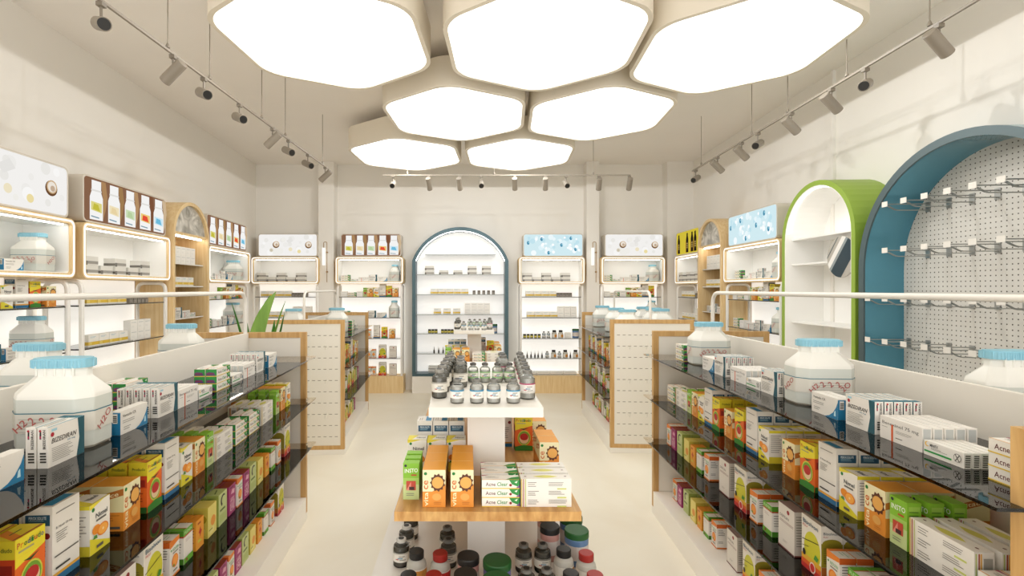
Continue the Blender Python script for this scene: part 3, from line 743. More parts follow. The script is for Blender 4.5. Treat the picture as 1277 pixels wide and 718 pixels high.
def art_bottles(poly, disc, R):
    for i, cc in enumerate(('C0B840', 'E4CFA0', 'B4CC9C', 'E05038', '6EB8D8')):
        u = .055+i*.19; w_ = .135 if i < 3 else .15
        poly([(u+w_, .05), (u+w_+.03, .3), (u+w_+.05, .62), (u+w_+.03, .97), (u+w_-.02, .97), (u+w_, .6)], ('A8835A', '9C7A50', 'B08C64', '7A5038', 'C8B090')[i])
        poly([(u, .04), (u+w_, .04), (u+w_, .56), (u+w_*.86, .70), (u+w_*.86, .95), (u+w_*.14, .95), (u+w_*.14, .70), (u, .56)], 'F1F0EE')
        poly([(u+w_*.1, .70), (u+w_*.1, .74), (u+w_*.9, .74), (u+w_*.9, .70)], 'DDDBD6')
        poly([(u+.012, .26), (u+w_-.012, .22), (u+w_-.012, .44), (u+.012, .46)], ('D8D080', 'EBDDB8', 'C8DAB4', 'E8C878', 'C8E4F0')[i])
        poly([(u+.03, .28), (u+w_-.03, .25), (u+w_-.05, .40), (u+.04, .42)], cc); poly([(u+.012, .10), (u+w_*.7, .08), (u+w_*.7, .11), (u+.012, .13)], '7E9AA8')
def art_cotton(poly, disc, R):
    for i in range(26): disc(R.random()*.9+.05, R.random()*.76+.12, R.uniform(.02, .05), R.choice(('EAE8E4', 'E6E4DF', 'F4F3F1', 'ECEAE4')))
    for u, v in ((.30, .52), (.86, .5)):
        disc(u, v, .052, '6A4A30'); disc(u+.004, v+.03, .045, 'C8A880'); disc(u+.004, v+.03, .036, 'E8E0D4'); disc(u+.01, v, .02, 'C0A890')
    disc(.22, .26, .03, 'DDD6C8'); disc(.22, .26, .02, 'C8BEA8'); disc(.55, .3, .03, 'EADFC0'); disc(.7, .2, .028, 'E8D8A0'); poly([(.48, .7), (.56, .86), (.6, .7), (.52, .56)], 'E2E0DC')
def art_bubbles(poly, disc, R):
    for i in range(34): disc(R.random()*.9+.05, R.random()*.74+.13, R.uniform(.02, .045), R.choice(('DCF0F6', 'F2F9FB', 'BFE0EA', 'E8F5F8')))
    for u, v in ((.07, .6), (.30, .78), (.42, .14), (.64, .5), (.88, .3), (.8, .82)): disc(u, v, .020, '3E88A8', 1.4); disc(u+.012, v+.02, .012, '9CCCDC')
    for i in range(16): disc(R.random()*.9+.05, R.random()*.76+.12, R.uniform(.012, .026), 'FAFDFE')
def art_yellow(poly, disc, R):
    for u in (.12, .52, .74, .93-.05):
        poly([(u-.055, .05), (u+.055, .05), (u+.055, .62), (u+.03, .78), (u+.03, .9), (u-.03, .9), (u-.03, .78), (u-.055, .62)], '2A2216'); poly([(u-.045, .2), (u+.045, .2), (u+.045, .5), (u-.045, .5)], '5A4A28')
        for k in range(3): poly([(u-.03, .26+k*.08), (u+.03, .26+k*.08), (u+.03, .29+k*.08), (u-.03, .29+k*.08)], 'B8A060')
        poly([(u-.07, .05), (u-.056, .05), (u-.056, .55), (u-.07, .5)], 'C8823A')
A_BOT = dict(bg='84614A', f=art_bottles, seed=1); A_COT = dict(bg='EFEDEA', f=art_cotton, seed=3); A_BUB = dict(bg='CFE8EE', f=art_bubbles, seed=5); A_YEL = dict(bg='CDB93A', f=art_yellow, seed=6)

DS, DB = .335, .268
def left_unit(key, d0, d1, label, where):
    return Unit(key, SWL.P(0, d0), SWL.rot, (d1-d0)/SWL.u.y, DS, label, where, 2)
def right_unit(key, d1, d0, label, where):
    return Unit(key, SWR.P(0, d1), SWR.rot, (d1-d0)/SWR.u.y, DS, label, where, 2)
L1 = left_unit('L1', 2.36, 3.527, 'oak-framed shelf unit nearest the camera on left wall', "left wall's nearest unit")
L2 = left_unit('L2', 3.60, 4.765, 'oak-framed shelf unit just before the left wooden niche', 'unit before left niche')
L3 = left_unit('L3', 5.56, 6.76, 'oak-framed shelf unit just beyond the left wooden niche', 'unit beyond left niche')
R2 = right_unit('R2', 5.97, 4.79, 'oak-framed shelf unit between green arch and right wooden niche', 'unit beside green arch')
R3 = right_unit('R3', 7.58, 6.70, 'oak-framed shelf unit in far corner of right wall', "right wall's corner unit")
YU = 7.62
B1 = Unit('B1', (-3.318, YU), 0, 1.032, DB, 'oak-framed back wall unit in the left corner', "back wall's left corner unit", 2)
B2 = Unit('B2', (-2.028, YU), 0, 1.045, DB, 'oak-framed back wall unit left of the blue arch', 'unit left of arch', 4)
B3 = Unit('B3', (.787, YU), 0, 1.013, DB, 'oak-framed back wall unit right of the blue arch', 'unit right of arch', 4)
B4 = Unit('B4', (2.05, YU), 0, .98, DB, 'oak-framed back wall unit in the right corner', "back wall's right corner unit", 2)
ZI = ZF0+.040
for u in (L1, L3, R2, B2, B4):
    u.row(ZI, fitrow(FA, u.W), 'framed shelf', .12); u.row(ZS[0], fitrow(S1A, u.W), 'first shelf'); u.row(ZS[1], fitrow(S2A, u.W), 'second shelf')
for u in (L2, R3, B1, B3):
    u.row(ZI, fitrow(FB, u.W), 'framed shelf', .09); u.row(ZS[0], fitrow(S1B, u.W), 'first shelf'); u.row(ZS[1], fitrow(S2B, u.W), 'second shelf')
B2.row(ZS[2], [('ow', .50, 1), ('bigw', .62, 1), ('prod', .74, 1), ('vita', .86, 1)], 'third shelf')
B2.row(ZS[3], [('ow', .50, 1), ('ow', .575, 1), ('biso', .71, 1), ('defi', .87, 1)], 'fourth shelf')
B2.row(.26, [('ow', .50, 1), ('ow', .575, 1), ('biso', .71, 1), ('defi', .87, 1)], 'base shelf')
B3.row(ZS[2], [('balm', .10, 1), ('balm', .155, 1), ('balm', .21, 1), ('balm', .27, 1), ('balm', .325, 1), ('vial', .40, 1), ('vial', .47, 1), ('pillk', .56, 1), ('pillk', .66, 1), ('plain', .77, 1), ('blue', .89, 1)], 'third shelf')
B3.row(ZS[3], [('drop', .14, 1), ('drop', .20, 1), ('drop', .26, 1), ('drop', .31, 1), ('drop', .37, 1), ('vial', .45, 1), ('pillk', .55, 1), ('vial', .64, 1), ('pillk', .73, 1), ('drop', .81, 1), ('pillk', .89, 1)], 'fourth shelf')
B3.row(.26, [('tray', .18, 1), ('tray', .39, 1), ('tray', .60, 1), ('tray', .81, 1)], 'base shelf')
# signs on top of the display frames
for u, x0, x1, art, lab in ((L1, .02, 1.13, A_COT, 'white backlit sign of cotton and shells nearest on left wall'), (L2, .03, 1.12, A_BOT, 'backlit sign of five white bottles, left wall before the niche'),
        (L3, -.01, 1.12, A_BOT, 'backlit sign of five white bottles, left wall beyond the niche'), (R2, .08, 1.10, A_BUB, 'pale blue bubble sign on right wall beside green arch'),
        (R3, .0, .84, A_YEL, 'yellow sign with dark bottles on right wall'), (B1, .10, 1.02, A_COT, 'white sign of shells in left corner of back wall'), (B2, .08, 1.01, A_BOT, 'backlit sign of five white bottles left of the arch'),
        (B3, .07, .99, A_BUB, 'pale blue bubble sign on back wall right of the arch'), (B4, .06, .96, A_COT, 'white sign of shells in right corner of back wall')):
    signbox(tuple(u.o), u.rz, x0, min(x1, u.W-.02), ZF1+.006, 2.446, u.D-.05, art, lab)

# ------------------------------------------------------------------ wooden niches
def arch(w, z0, zs, r=None, n=24, rise=None):
    # outline of an arched opening: width w centred on x=w/2, bottom z0, spring zs, segmental radius r
    h = w/2
    r = r or h
    cz = zs-math.sqrt(max(0, r*r-h*h)); a0 = math.degrees(math.atan2(zs-cz, h))
    return [(w, z0)]+arc(h, cz, r, a0, 180-a0, n)+[(0, z0)]
def niche(origin, rz, W, D, label, where):
    t = thing('arched_niche', (origin[0], origin[1], 0), rz, label, 'niche', 'oak arched niches')
    zs = 2.49-W/2
    O = arch(W, 0, zs); I = [(p[0], p[1]) for p in [(W-.035, 0)]+arc(W/2, zs, W/2-.035, 0, 180, 24)+[(.035, 0)]]
    m = MB(); m.ring(O, I, 0, D, WOODL, closed=False); m.build('arch_frame', t)
    m = MB(); m.prism(I, D-.02, D-.004, WOODL, 'y'); m.build('back_panel', t)
    zl = 2.17
    m = MB(); m.box(.036, W-.036, .02, D-.021, zl-.03, zl-.004, WOODL, mat('E8E4DC')); m.build('lunette_rail', t)
    m = MB(); L = arc(W/2, zs, W/2-.036, 12, 168, 22); L = [(p[0], max(p[1], zl)) for p in L]; m.prism([(W-.04, zl)]+[p for p in L if .041 < p[0] < W-.041]+[(.04, zl)], .03, .04, PIC, 'y'); m.build('lunette_panel', t)
    m = MB(); m.box(.06, W-.06, .06, .075, zl-.045, zl-.031, LEDW); m.build('lamp_tube', t)
    c, s = math.cos(rz), math.sin(rz)
    for i, (z, items) in enumerate(((1.858, [('plain', .15+.098*k, 2) for k in range(5)]), (1.63, [('ystr', .14+.119*k, 1) for k in range(4)]), (1.304, [('vent', .14, 1), ('biz', .285, 1), ('berl', .435, 1), ('mini', .58, 1)]))):
        m = MB(); m.box(.036, W-.036, .05, D-.021, z-.012, z, SHELFG, mf=mat('E6E4DE')); m.build('shelf', t)
        for k, (key, x, st) in enumerate(items):
            if x+P[key]['L']/2 > W-.04: continue
            for j in range(st):
                X = origin[0]+c*x-s*.11; Y = origin[1]+s*x+c*.11
                put(key, X, Y, z+j*(P[key]['H']+.0007), rz, '%s, %s from left%s, %s niche shelf, %s' % (P[key]['desc'], ORD[k+1], (' below', ' on top')[j] if st == 2 else '', ('upper', 'middle', 'lower')[i], where))
PIC = noise_mat('marble_picture', '8E8A80', 'E2DED6', 7, .4, (1, 1, 1), 6, 1.6)
niche(SWL.P(-.02, 4.78), SWL.rot, .745, .355, 'oak arched niche standing against left wall between shelf units', 'left niche')
niche(SWR.P(-.02, 6.685), SWR.rot, .70, .355, 'oak arched niche standing against right wall between shelf units', 'right niche')

# ------------------------------------------------------------------ blue arch on the back wall
BLUE = mat('45707F', .3, .35); BLUED = mat('48626A', .4, .2)
ax0, aw, adp = -.848, 1.475, .27
t = thing('arched_display', (ax0, 7.61, 0), 0, 'tall blue-edged arched display in middle of back wall', 'arched display')
R_ = .785; zs = 2.03
O = arch(aw, .26, zs, R_); I = [(aw-.055, .30)]+[(aw/2+(p[0]-aw/2)*(1-.052/.7375), zs+(p[1]-zs)*(1-.052/.5)) for p in arch(aw, .26, zs, R_)[1:-1]]+[(.055, .30)]
m = MB(); m.ring(O, I, 0, adp, BLUED, closed=True); m.build('arch_frame', t)
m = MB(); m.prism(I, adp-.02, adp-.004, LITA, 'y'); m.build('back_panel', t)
m = MB(); m.box(0, aw, .004, adp, 0, .259, WHITE); m.build('base', t)
m = MB(); i2 = [(aw-.058, .302)]+[(aw/2+(p[0]-aw/2)*.995, zs+(p[1]-zs)*.99) for p in I[1:-1]]+[(.058, .302)]
m.tube([(p[0], .05, p[1]) for p in i2[1:-1]], .003, LEDW, 6); m.build('light_strip', t)
AZ = (2.128, 1.822, 1.514, 1.207, .912, .604)
for z in AZ:
    hw = (aw/2-.055) if z < zs else (aw/2-.055)*.80
    m = MB(); m.box(aw/2-hw+.004, aw/2+hw-.004, .04, adp-.021, z-.010, z, SHELFG); m.box(aw/2-hw+.004, aw/2+hw-.004, .034, .04, z-.010, z, mat('8E9490', .3)); m.build('glass_shelf', t)
class _A: pass
AU = _A(); AU.o = Vector((ax0, 7.61)); AU.rz = 0; AU.W = aw; AU.where = 'back blue arch'; AU.w = lambda x, y: (ax0+x, 7.61+y)
rowA = lambda z, it, sh, y=.11: Unit.row(AU, z, it, sh, y)
rowA(AZ[1], [('gband', .26, 2), ('gband', .48, 1), ('gband', .70, 1), ('gband', .92, 2), ('gband', 1.14, 2)], 'second shelf', .08)
rowA(AZ[2], span('ystr', .33, 5)+span('gbox', .95, 5, .03), 'third shelf')
rowA(AZ[3], [('ystr', .38, 1), ('ystr', .53, 1), ('ystr', .68, 1)]+[('plain', .85+.1*k, 2) for k in range(4)], 'fourth shelf')
rowA(AZ[4], [('balm', .26, 1), ('balm', .31, 1), ('balm', .36, 1), ('balm', .46, 1), ('balm', .51, 1), ('balm', .56, 1), ('balm', .61, 1), ('blue', 1.26, 1)], 'fifth shelf')
rowA(AZ[5], [('drop', .33, 1), ('drop', .40, 1), ('drop', .47, 1), ('drop', .54, 1), ('drop', 1.30, 1)], 'sixth shelf')
rowA(.30, [('tray', .34, 2)], 'bottom')

# ------------------------------------------------------------------ green arch and round disc with painted view
GRN = mat('8CA83A', .4); 
go = SWR.P(-.03, 4.70); gw, gd = .955, .36
t = thing('arched_display', (go[0], go[1], 0), SWR.rot, 'green-edged white arched display on right wall', 'arched display')
zs = 2.515-gw/2
O = arch(gw, .06, zs); I = [(gw-.04, .10)]+arc(gw/2, zs, gw/2-.04, 0, 180, 24)+[(.04, .10)]
I2 = [(gw-.05, .11)]+arc(gw/2, zs, gw/2-.05, 0, 180, 24)+[(.05, .11)]
m = MB(); m.ring(O, I, 0, gd, GRN); m.build('arch_frame', t)
m = MB(); m.ring(I, I2, .004, gd-.012, BRIGHT); m.prism(I2, gd-.012, gd-.002, BRIGHT, 'y'); m.build('liner', t)
m = MB(); m.box(.0, gw, .0, gd, 0, .059, WHITE); m.build('base', t)
for z in (2.06, 1.83, 1.30, .8):
    m = MB(); hw = gw/2-.051 if z < zs else math.sqrt((gw/2-.05)**2-(z-zs)**2)-.003
    m.box(gw/2-hw, gw/2+hw, .06, gd-.013, z-.014, z, BRIGHT); m.build('shelf', t)
m = MB(); m.tube([(gw/2+(gw/2-.055)*math.cos(math.radians(a)), .03, zs+(gw/2-.055)*math.sin(math.radians(a))) for a in range(8, 173, 6)], .004, LEDW, 6); m.build('light_strip', t)
# round disc; the blue arch and light strip glimpsed in it are painted
px_, pz_ = .736, 1.855; cs, sn = math.cos(SWR.rot), math.sin(SWR.rot)
t = thing('round_picture', (go[0]+cs*px_-sn*.045, go[1]+sn*px_+cs*.045, pz_), SWR.rot, 'round disc painted with a view of dark blue and white bands in green arch', 'picture')
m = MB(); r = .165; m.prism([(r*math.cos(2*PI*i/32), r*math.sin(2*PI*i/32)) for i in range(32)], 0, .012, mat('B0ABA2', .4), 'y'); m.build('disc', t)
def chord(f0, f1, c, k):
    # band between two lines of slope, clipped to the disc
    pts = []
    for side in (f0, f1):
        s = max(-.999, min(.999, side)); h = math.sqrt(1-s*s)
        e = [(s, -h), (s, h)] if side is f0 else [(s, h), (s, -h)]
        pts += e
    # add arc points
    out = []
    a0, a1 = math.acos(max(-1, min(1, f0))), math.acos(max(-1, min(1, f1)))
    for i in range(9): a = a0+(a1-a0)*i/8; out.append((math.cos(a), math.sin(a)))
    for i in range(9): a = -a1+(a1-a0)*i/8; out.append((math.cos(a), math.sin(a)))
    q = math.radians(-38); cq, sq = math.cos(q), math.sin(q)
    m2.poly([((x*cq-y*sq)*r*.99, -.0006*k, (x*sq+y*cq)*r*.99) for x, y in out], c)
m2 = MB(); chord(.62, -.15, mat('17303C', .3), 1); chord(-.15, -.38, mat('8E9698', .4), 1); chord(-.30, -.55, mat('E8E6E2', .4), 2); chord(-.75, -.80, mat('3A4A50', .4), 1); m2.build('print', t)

# ------------------------------------------------------------------ large blue arch with pegboard
bo = SWR.P(-.03, 3.71); bw, bd = 1.562, .345
BL2 = mat('5A98AE', .16, .35); BLF = mat('4A5C60', .4, .2)
t = thing('arched_display', (bo[0], bo[1], 0), SWR.rot, 'large dark blue arched display with white pegboard on right wall', 'arched display')
zs = 2.525-bw/2
O = arch(bw, .06, zs, None, 40); I = [(bw-.05, .10)]+arc(bw/2, zs, bw/2-.05, 0, 180, 40)+[(.05, .10)]
m = MB(); m.ring(O, I, 0, .012, BLF); m.ring(O, I, .012, bd, BL2); m.build('arch_frame', t, True)
m = MB(); m.box(0, bw, 0, bd, 0, .059, WHITE); m.build('base', t)
pb = bpy.data.materials.new('pegboard'); pb.use_nodes = True; nt = pb.node_tree; bs = nt.nodes['Principled BSDF']
tc = nt.nodes.new('ShaderNodeTexCoord'); vm = nt.nodes.new('ShaderNodeVectorMath'); vm.operation = 'MULTIPLY'; vm.inputs[1].default_value = (1/.032, 0, 1/.032)
fr = nt.nodes.new('ShaderNodeVectorMath'); fr.operation = 'FRACTION'; sb = nt.nodes.new('ShaderNodeVectorMath'); sb.operation = 'SUBTRACT'; sb.inputs[1].default_value = (.5, 0, .5)
ln = nt.nodes.new('ShaderNodeVectorMath'); ln.operation = 'LENGTH'; lt = nt.nodes.new('ShaderNodeMath'); lt.operation = 'LESS_THAN'; lt.inputs[1].default_value = .135
mx = nt.nodes.new('ShaderNodeMix'); mx.data_type = 'RGBA'; mx.inputs[6].default_value = rgb('DAD7D0'); mx.inputs[7].default_value = rgb('4A4438')
for a, b_ in ((tc.outputs['Object'], vm.inputs[0]), (vm.outputs[0], fr.inputs[0]), (fr.outputs[0], sb.inputs[0]), (sb.outputs[0], ln.inputs[0]), (ln.outputs['Value'], lt.inputs[0]), (lt.outputs[0], mx.inputs[0]), (mx.outputs[2], bs.inputs['Base Color'])): nt.links.new(a, b_)
bs.inputs['Roughness'].default_value = .5
m = MB(); m.prism(I, bd-.06, bd-.05, pb, 'y'); m.build('pegboard', t)
cs, sn = math.cos(SWR.rot), math.sin(SWR.rot)
WIRE = mat('A8A9A6', .3, .7); TAGM = mat('E6E2DA', .5)
def make_hook(label):
    o = _e('display_hook'); L = bd-.062
    for s in (-1, 1):
        pass
    m = MB(); m.tube([(0, L, 0), (0, .0, 0)], .003, WIRE, 6); m.tube([(.012, L, 0), (.012, .02, 0)], .003, WIRE, 6); m.build('label_wire', o, True)
    m = MB(); m.tube(bend([(0, L, -.042), (0, .07, -.042), (0, .015, -.012)], .02), .003, WIRE, 6); m.tube(bend([(.012, L, -.042), (.012, .07, -.042), (.012, .015, -.012)], .02), .003, WIRE, 6); m.build('hook_arm', o, True)
    m = MB(); m.box(-.012, .024, L-.003, L+.0015, -.055, .012, WIRE); m.build('backplate', o)
    m = MB(); m.box(-.022, .026, -.004, -.001, -.018, .018, TAGM); m.build('price_tag', o); return o
first = None
for r_, z in enumerate((2.187, 1.867, 1.53, 1.232)):
    for k in range(8):
        d = 3.607-.159*k
        if d < 2.45: continue
        x = (3.71-d)/SWR.u.y-.012
        if z > zs and abs(x-bw/2) > math.sqrt((bw/2-.06)**2-(z-zs)**2)-.03:
            x = max(x, bw/2-(math.sqrt((bw/2-.06)**2-(z+.02-zs)**2)-.03))
            if k == 0: continue
        loc = (bo[0]+cs*x, bo[1]+sn*x, z)
        lab = 'wire display hook with white price tag, %s from left in %s pegboard row' % (ORD[k+1], ('top', 'second', 'third', 'lowest')[r_])
        if first is None: first = make_hook(lab); o = first
        else: o = copy_tree(first, loc)
        o.location = loc; o.rotation_euler = (0, 0, SWR.rot); tag(o, lab, 'display hook', 'wire hooks on the pegboard')

# ------------------------------------------------------------------ wall lamps
GOLD = mat('9A7A48', .3, .6)
for x, lab in ((-2.19, 'slim white wall lamp on left pilaster beside bottle sign'), (1.945, 'slim white wall lamp on right pilaster beside bubble sign')):
    t = thing('wall_lamp', (x, YB-.2, 0), 0, lab, 'wall lamp', 'slim pilaster wall lamps')
    m = MB(); m.lathe([(.024, 1.96), (.025, 1.965), (.025, 2.225), (.022, 2.23)], 14, c=(-.02, -.06), m=emit('FFFBF2', .95)); m.build('lamp_shade', t, True)
    m = MB(); m.tube(bend([(-.02, -.06, 2.23), (-.02, -.06, 2.32), (.03, -.06, 2.32), (.03, -.06, 1.70)], .022), .005, GOLD, 7); m.build('stem', t, True)
    m = MB()
    for z in (2.16, 1.86): m.tube([(.03, -.001, z), (.03, -.06, z)], .006, GOLD, 7); m.lathe([(.006, -.012), (.014, -.008), (.014, .008), (.006, .012)], 10, m=GOLD, M=Matrix.Translation((.03, -.06, z)))
    m.build('bracket', t)
# ------------------------------------------------------------------ gondolas
PANELW = mat('E6E1D7', .55, spec=.25)
def gondola(loc, rz, L, label, slat_end=None):
    t = thing('gondola_shelf', (loc[0], loc[1], 0), rz, label, 'gondola', 'double-sided shop gondolas')
    W = .8; zt = 1.30
    m = MB(); m.box(.034, L-.034, 0, W, 0.001, .16, WHITE); m.box(.0, .034, .0, W, .001, .049, WHITE); m.box(L-.034, L, .0, W, .001, .049, WHITE); m.build('base', t)
    m = MB(); m.box(.034, L-.034, .388, .412, .16, 1.296, PANELW); m.build('back_panel', t, bevel=.003)
    for i, (x0, x1) in enumerate(((0, .034), (L-.034, L))):
        A = [(0, .05), (W, .05), (W, zt), (0, zt)]; Iq = [(.038, .088), (W-.038, .088), (W-.038, zt-.038), (.038, zt-.038)]
        m = MB(); n = 4; vs = [(x, p[0], p[1]) for x in (x0, x1) for q in (A, Iq) for p in q]
        fs = []
        for k in range(4):
            j = (k+1) % 4; fs += [(k, j, 4+j, 4+k), (8+k, 12+k, 12+j, 8+j), (k, 8+k, 8+j, j), (4+k, 4+j, 12+j, 12+k)]
        m.mesh(vs, fs, WOOD); f = m.build('end_frame', t)
        m = MB(); m.box(x0+.005, x1-.005, .038, W-.038, .088, zt-.038, PANELW)
        if slat_end == i:
            xo = x0+.0045 if i == 0 else x1-.0045; DK = mat('8E887A', .8)
            for r in range(10):
                z = .17+r*.1085
                for c_ in range(13):
                    y = .065+c_*.054
                    if y+.03 > W-.045: continue
                    m.mesh([(xo, y, z), (xo, y+.028, z), (xo, y+.028, z+.006), (xo, y, z+.006)], [(0, 1, 2, 3)], DK)
        m.build('end_panel', f)
        if slat_end == i:
            sg = -1 if i == 0 else 1; xb = x0+.003 if i == 0 else x1-.003; HK = mat('D6D2C8', .3)
            for r in range(3):
                z = .40+r*.3255
                for c_ in range(4):
                    y = .16+c_*.16
                    m = MB(); m.tube(bend([(xb, y, z), (xb+sg*.10, y-.0, z-.03), (xb+sg*.125, y, z+.02)], .015), .0022, HK, 5); m.build('hook', f)
    for z in (1.134, .842, .535):
        for s in (0, 1):
            pts = [(0, -.06), (L, -.06), (L, -.002), (L-.036, -.002), (L-.036, .386), (.036, .386), (.036, -.002), (0, -.002)]
            if s: pts = [(x, W-y) for x, y in pts]
            m = MB(); m.prism(pts, z-.008, z, SMOKE, 'z'); m.build('glass_shelf', t)
    m = MB(); m.tube(bend([(.06, .4, 1.294), (.06, .4, 1.572), (L-.06, .4, 1.572), (L-.06, .4, 1.294)], .09, 8), .0125, mat('E4E0D8', .35), 10); m.build('guard_rail', t, True)
    return t
gR = gondola(SR.P(0, 3.57), SR.rot, 2.52, 'double-sided white gondola with oak ends, near right', 0)
gL = gondola(SL.P(0, .97), SL.rot, 2.5, 'double-sided white gondola with oak ends, near left', 1)
gR2 = gondola(SR.P(0, 6.45), SR.rot, 1.60, 'shorter oak-edged gondola with slotted end panel, far right', 1)
gL2 = gondola(SL.P(0, 4.80), SL.rot, 1.60, 'shorter oak-edged gondola with slotted end panel, far left', 0)
ROWS = ('front', 'second', 'third', 'fourth', 'fifth')
def shelf(side, z, items, where, off0):
    # items far -> near: (key, d_centre, rows, stack[, extra off])
    gap = .0035; PITCH = dict(insto=.062, wlong=.066, prod=.066)
    for n, it in enumerate(items):
        key, d, rows, st = it[:4]; ex_ = it[4] if len(it) > 4 else 0
        if key == 'jug':
            x, y = side.P(off0+.115+ex_, d)
            dup('jug', (x, y, z+.0006), side.rot, 'white ribbed water jug, blue cap, %s item from far post, %s' % (ORD[n+1], where), 'water jugs on the gondolas'); continue
        p = P[key]
        for r in range(rows):
            x, y = side.P(off0+ex_+p['T']/2+r*PITCH.get(key, p['T']+gap), d)
            for k in range(st):
                if st == 1: pos = '%s from far post, %s row' % (ORD[n+1], ROWS[r])
                else: pos = '%s of %s %s stack from far post' % (('lowest', 'middle', 'top')[k], ORD[n+1], ROWS[r])
                put(key, x, y, z+k*(p['H']+.0007), side.rot, '%s, %s, %s' % (p['desc'], pos, where))
RT = [('acne', 3.265, 2, 3), ('jug', 3.10, 1, 1), ('vent', 2.835, 2, 1), ('biz', 2.685, 5, 1), ('berl', 2.485, 5, 1), ('mini', 2.34, 5, 1), ('biz', 2.205, 3, 1), ('jug', 2.05, 1, 1),
      ('vent', 1.835, 2, 1), ('biz', 1.657, 5, 1), ('berl', 1.493, 5, 1), ('mini', 1.350, 5, 1), ('acne', 1.155, 2, 3)]
shelf(SR, 1.134, RT, 'near right gondola top shelf', .085)
RM = [('acne', 3.35, 2, 3), ('wlong', 3.175, 3, 1), ('insto', 3.042, 3, 1), ('vita', 2.96, 3, 1), ('nimel', 2.865, 3, 1), ('bigw', 2.77, 3, 1), ('prod', 2.673, 3, 1), ('vita', 2.535, 3, 1), ('prod', 2.42, 3, 1), ('bigw', 2.305, 3, 1), ('nimel', 2.2, 3, 1),
      ('vita', 2.015, 3, 1), ('prod', 1.893, 3, 1), ('bigw', 1.78, 3, 1), ('nimel', 1.675, 3, 1), ('vita', 1.558, 3, 1), ('insto', 1.467, 3, 1), ('wlong', 1.33, 3, 1), ('acne', 1.155, 2, 2)]
shelf(SR, .842, RM, 'near right gondola middle shelf', .06)
R3i = [('ow', 3.40, 2, 1), ('mag', 3.31, 2, 1), ('pale', 3.20, 2, 1), ('yel', 3.085, 2, 1), ('orn', 2.99, 2, 1), ('wg', 2.895, 2, 1), ('ow', 2.79, 2, 1), ('defi', 2.58, 2, 1), ('biso', 2.41, 2, 1), ('ow', 2.285, 2, 1), ('wg', 2.17, 2, 1),
       ('defi', 2.03, 2, 1), ('biso', 1.87, 2, 1), ('ow', 1.75, 2, 1), ('wg', 1.64, 2, 1), ('defi', 1.49, 1, 1)]
shelf(SR, .535, R3i, 'near right gondola third shelf', .06)
shelf(SR, .16, [i for i in R3i if i[1] > 2.1], 'near right gondola bottom shelf', .10)
LT = [('vent', 3.01, 2, 1), ('biz', 2.815, 5, 1), ('berl', 2.645, 5, 1), ('mini', 2.49, 5, 1), ('acne', 2.33, 2, 3), ('mini', 2.155, 4, 1), ('berl', 2.008, 5, 1), ('biz', 1.86, 5, 1), ('acne', 1.99, 2, 3, .19), ('vent', 1.655, 1, 1), ('jug', 1.505, 1, 1), ('biz', 1.357, 2, 1), ('vent', 1.145, 1, 1)]
shelf(SL, 1.134, LT, 'near left gondola top shelf', .085)
LM = [('nimel', 3.235, 3, 1), ('vita', 3.125, 3, 1), ('insto', 3.02, 3, 1), ('wlong', 2.84, 3, 1), ('acne', 2.645, 2, 3), ('acne', 2.475, 2, 3), ('wlong', 2.275, 3, 1), ('insto', 2.14, 3, 1), ('vita', 2.05, 3, 1), ('nimel', 1.945, 3, 1), ('bigw', 1.838, 3, 1), ('prod', 1.725, 3, 1), ('vita', 1.60, 3, 1), ('nimel', 1.45, 3, 1), ('bigw', 1.32, 3, 1), ('prod', 1.205, 3, 1)]
shelf(SL, .842, LM, 'near left gondola middle shelf', .06)
L3i = [('biso', 3.21, 2, 1), ('ow', 3.05, 2, 1), ('wg', 2.94, 2, 1), ('orn', 2.84, 2, 1), ('yel', 2.735, 2, 1), ('pale', 2.63, 2, 1), ('mag', 2.54, 2, 1), ('ow', 2.455, 2, 1), ('mag', 2.365, 2, 1), ('pale', 2.265, 2, 1), ('yel', 2.16, 2, 1), ('orn', 2.05, 2, 1), ('wg', 1.955, 2, 1), ('ow', 1.855, 2, 1), ('biso', 1.72, 2, 1), ('defi', 1.565, 1, 1)]
shelf(SL, .535, L3i, 'near left gondola third shelf', .06)
shelf(SL, .16, [i for i in L3i if i[1] > 2.1], 'near left gondola bottom shelf', .10)
# far gondolas, aisle side
shelf(SR, 1.134, [('jug', 6.15, 1, 1), ('jug', 5.45, 1, 1), ('jug', 5.0, 1, 1)], 'far right gondola top shelf', .085)
FM = [('prod', 6.25, 1, 1), ('bigw', 6.13, 1, 1), ('prod', 5.99, 1, 1), ('bigw', 5.87, 1, 1), ('vita', 5.75, 1, 1), ('prod', 5.62, 1, 1), ('bigw', 5.50, 1, 1), ('prod', 5.38, 1, 1), ('vita', 5.26, 1, 1), ('bigw', 5.14, 1, 1), ('prod', 5.02, 1, 1)]
shelf(SR, .842, FM, 'far right gondola middle shelf', .06)
FT = [('biso', 6.2, 1, 1), ('wg', 6.07, 1, 1), ('ow', 5.97, 1, 1), ('biso', 5.83, 1, 1), ('defi', 5.68, 1, 1), ('wg', 5.56, 1, 1), ('biso', 5.43, 1, 1), ('ow', 5.31, 1, 1), ('wg', 5.21, 1, 1), ('biso', 5.07, 1, 1)]
shelf(SR, .535, FT, 'far right gondola third shelf', .06); shelf(SR, .16, FT, 'far right gondola bottom shelf', .10)
shelf(SL, 1.134, [('mini', 6.0, 1, 1), ('acne', 5.75, 1, 3), ('jug', 5.42, 1, 1), ('wlong', 5.2, 1, 1)], 'far left gondola top shelf', .085)
FM2 = [('vita', 5.9, 1, 1), ('nimel', 5.78, 1, 1), ('prod', 5.66, 1, 1), ('bigw', 5.54, 1, 1), ('vita', 5.42, 1, 1), ('prod', 5.30, 1, 1), ('prod', 5.18, 1, 1), ('vita', 5.05, 1, 1)]
shelf(SL, .842, FM2, 'far left gondola middle shelf', .06)
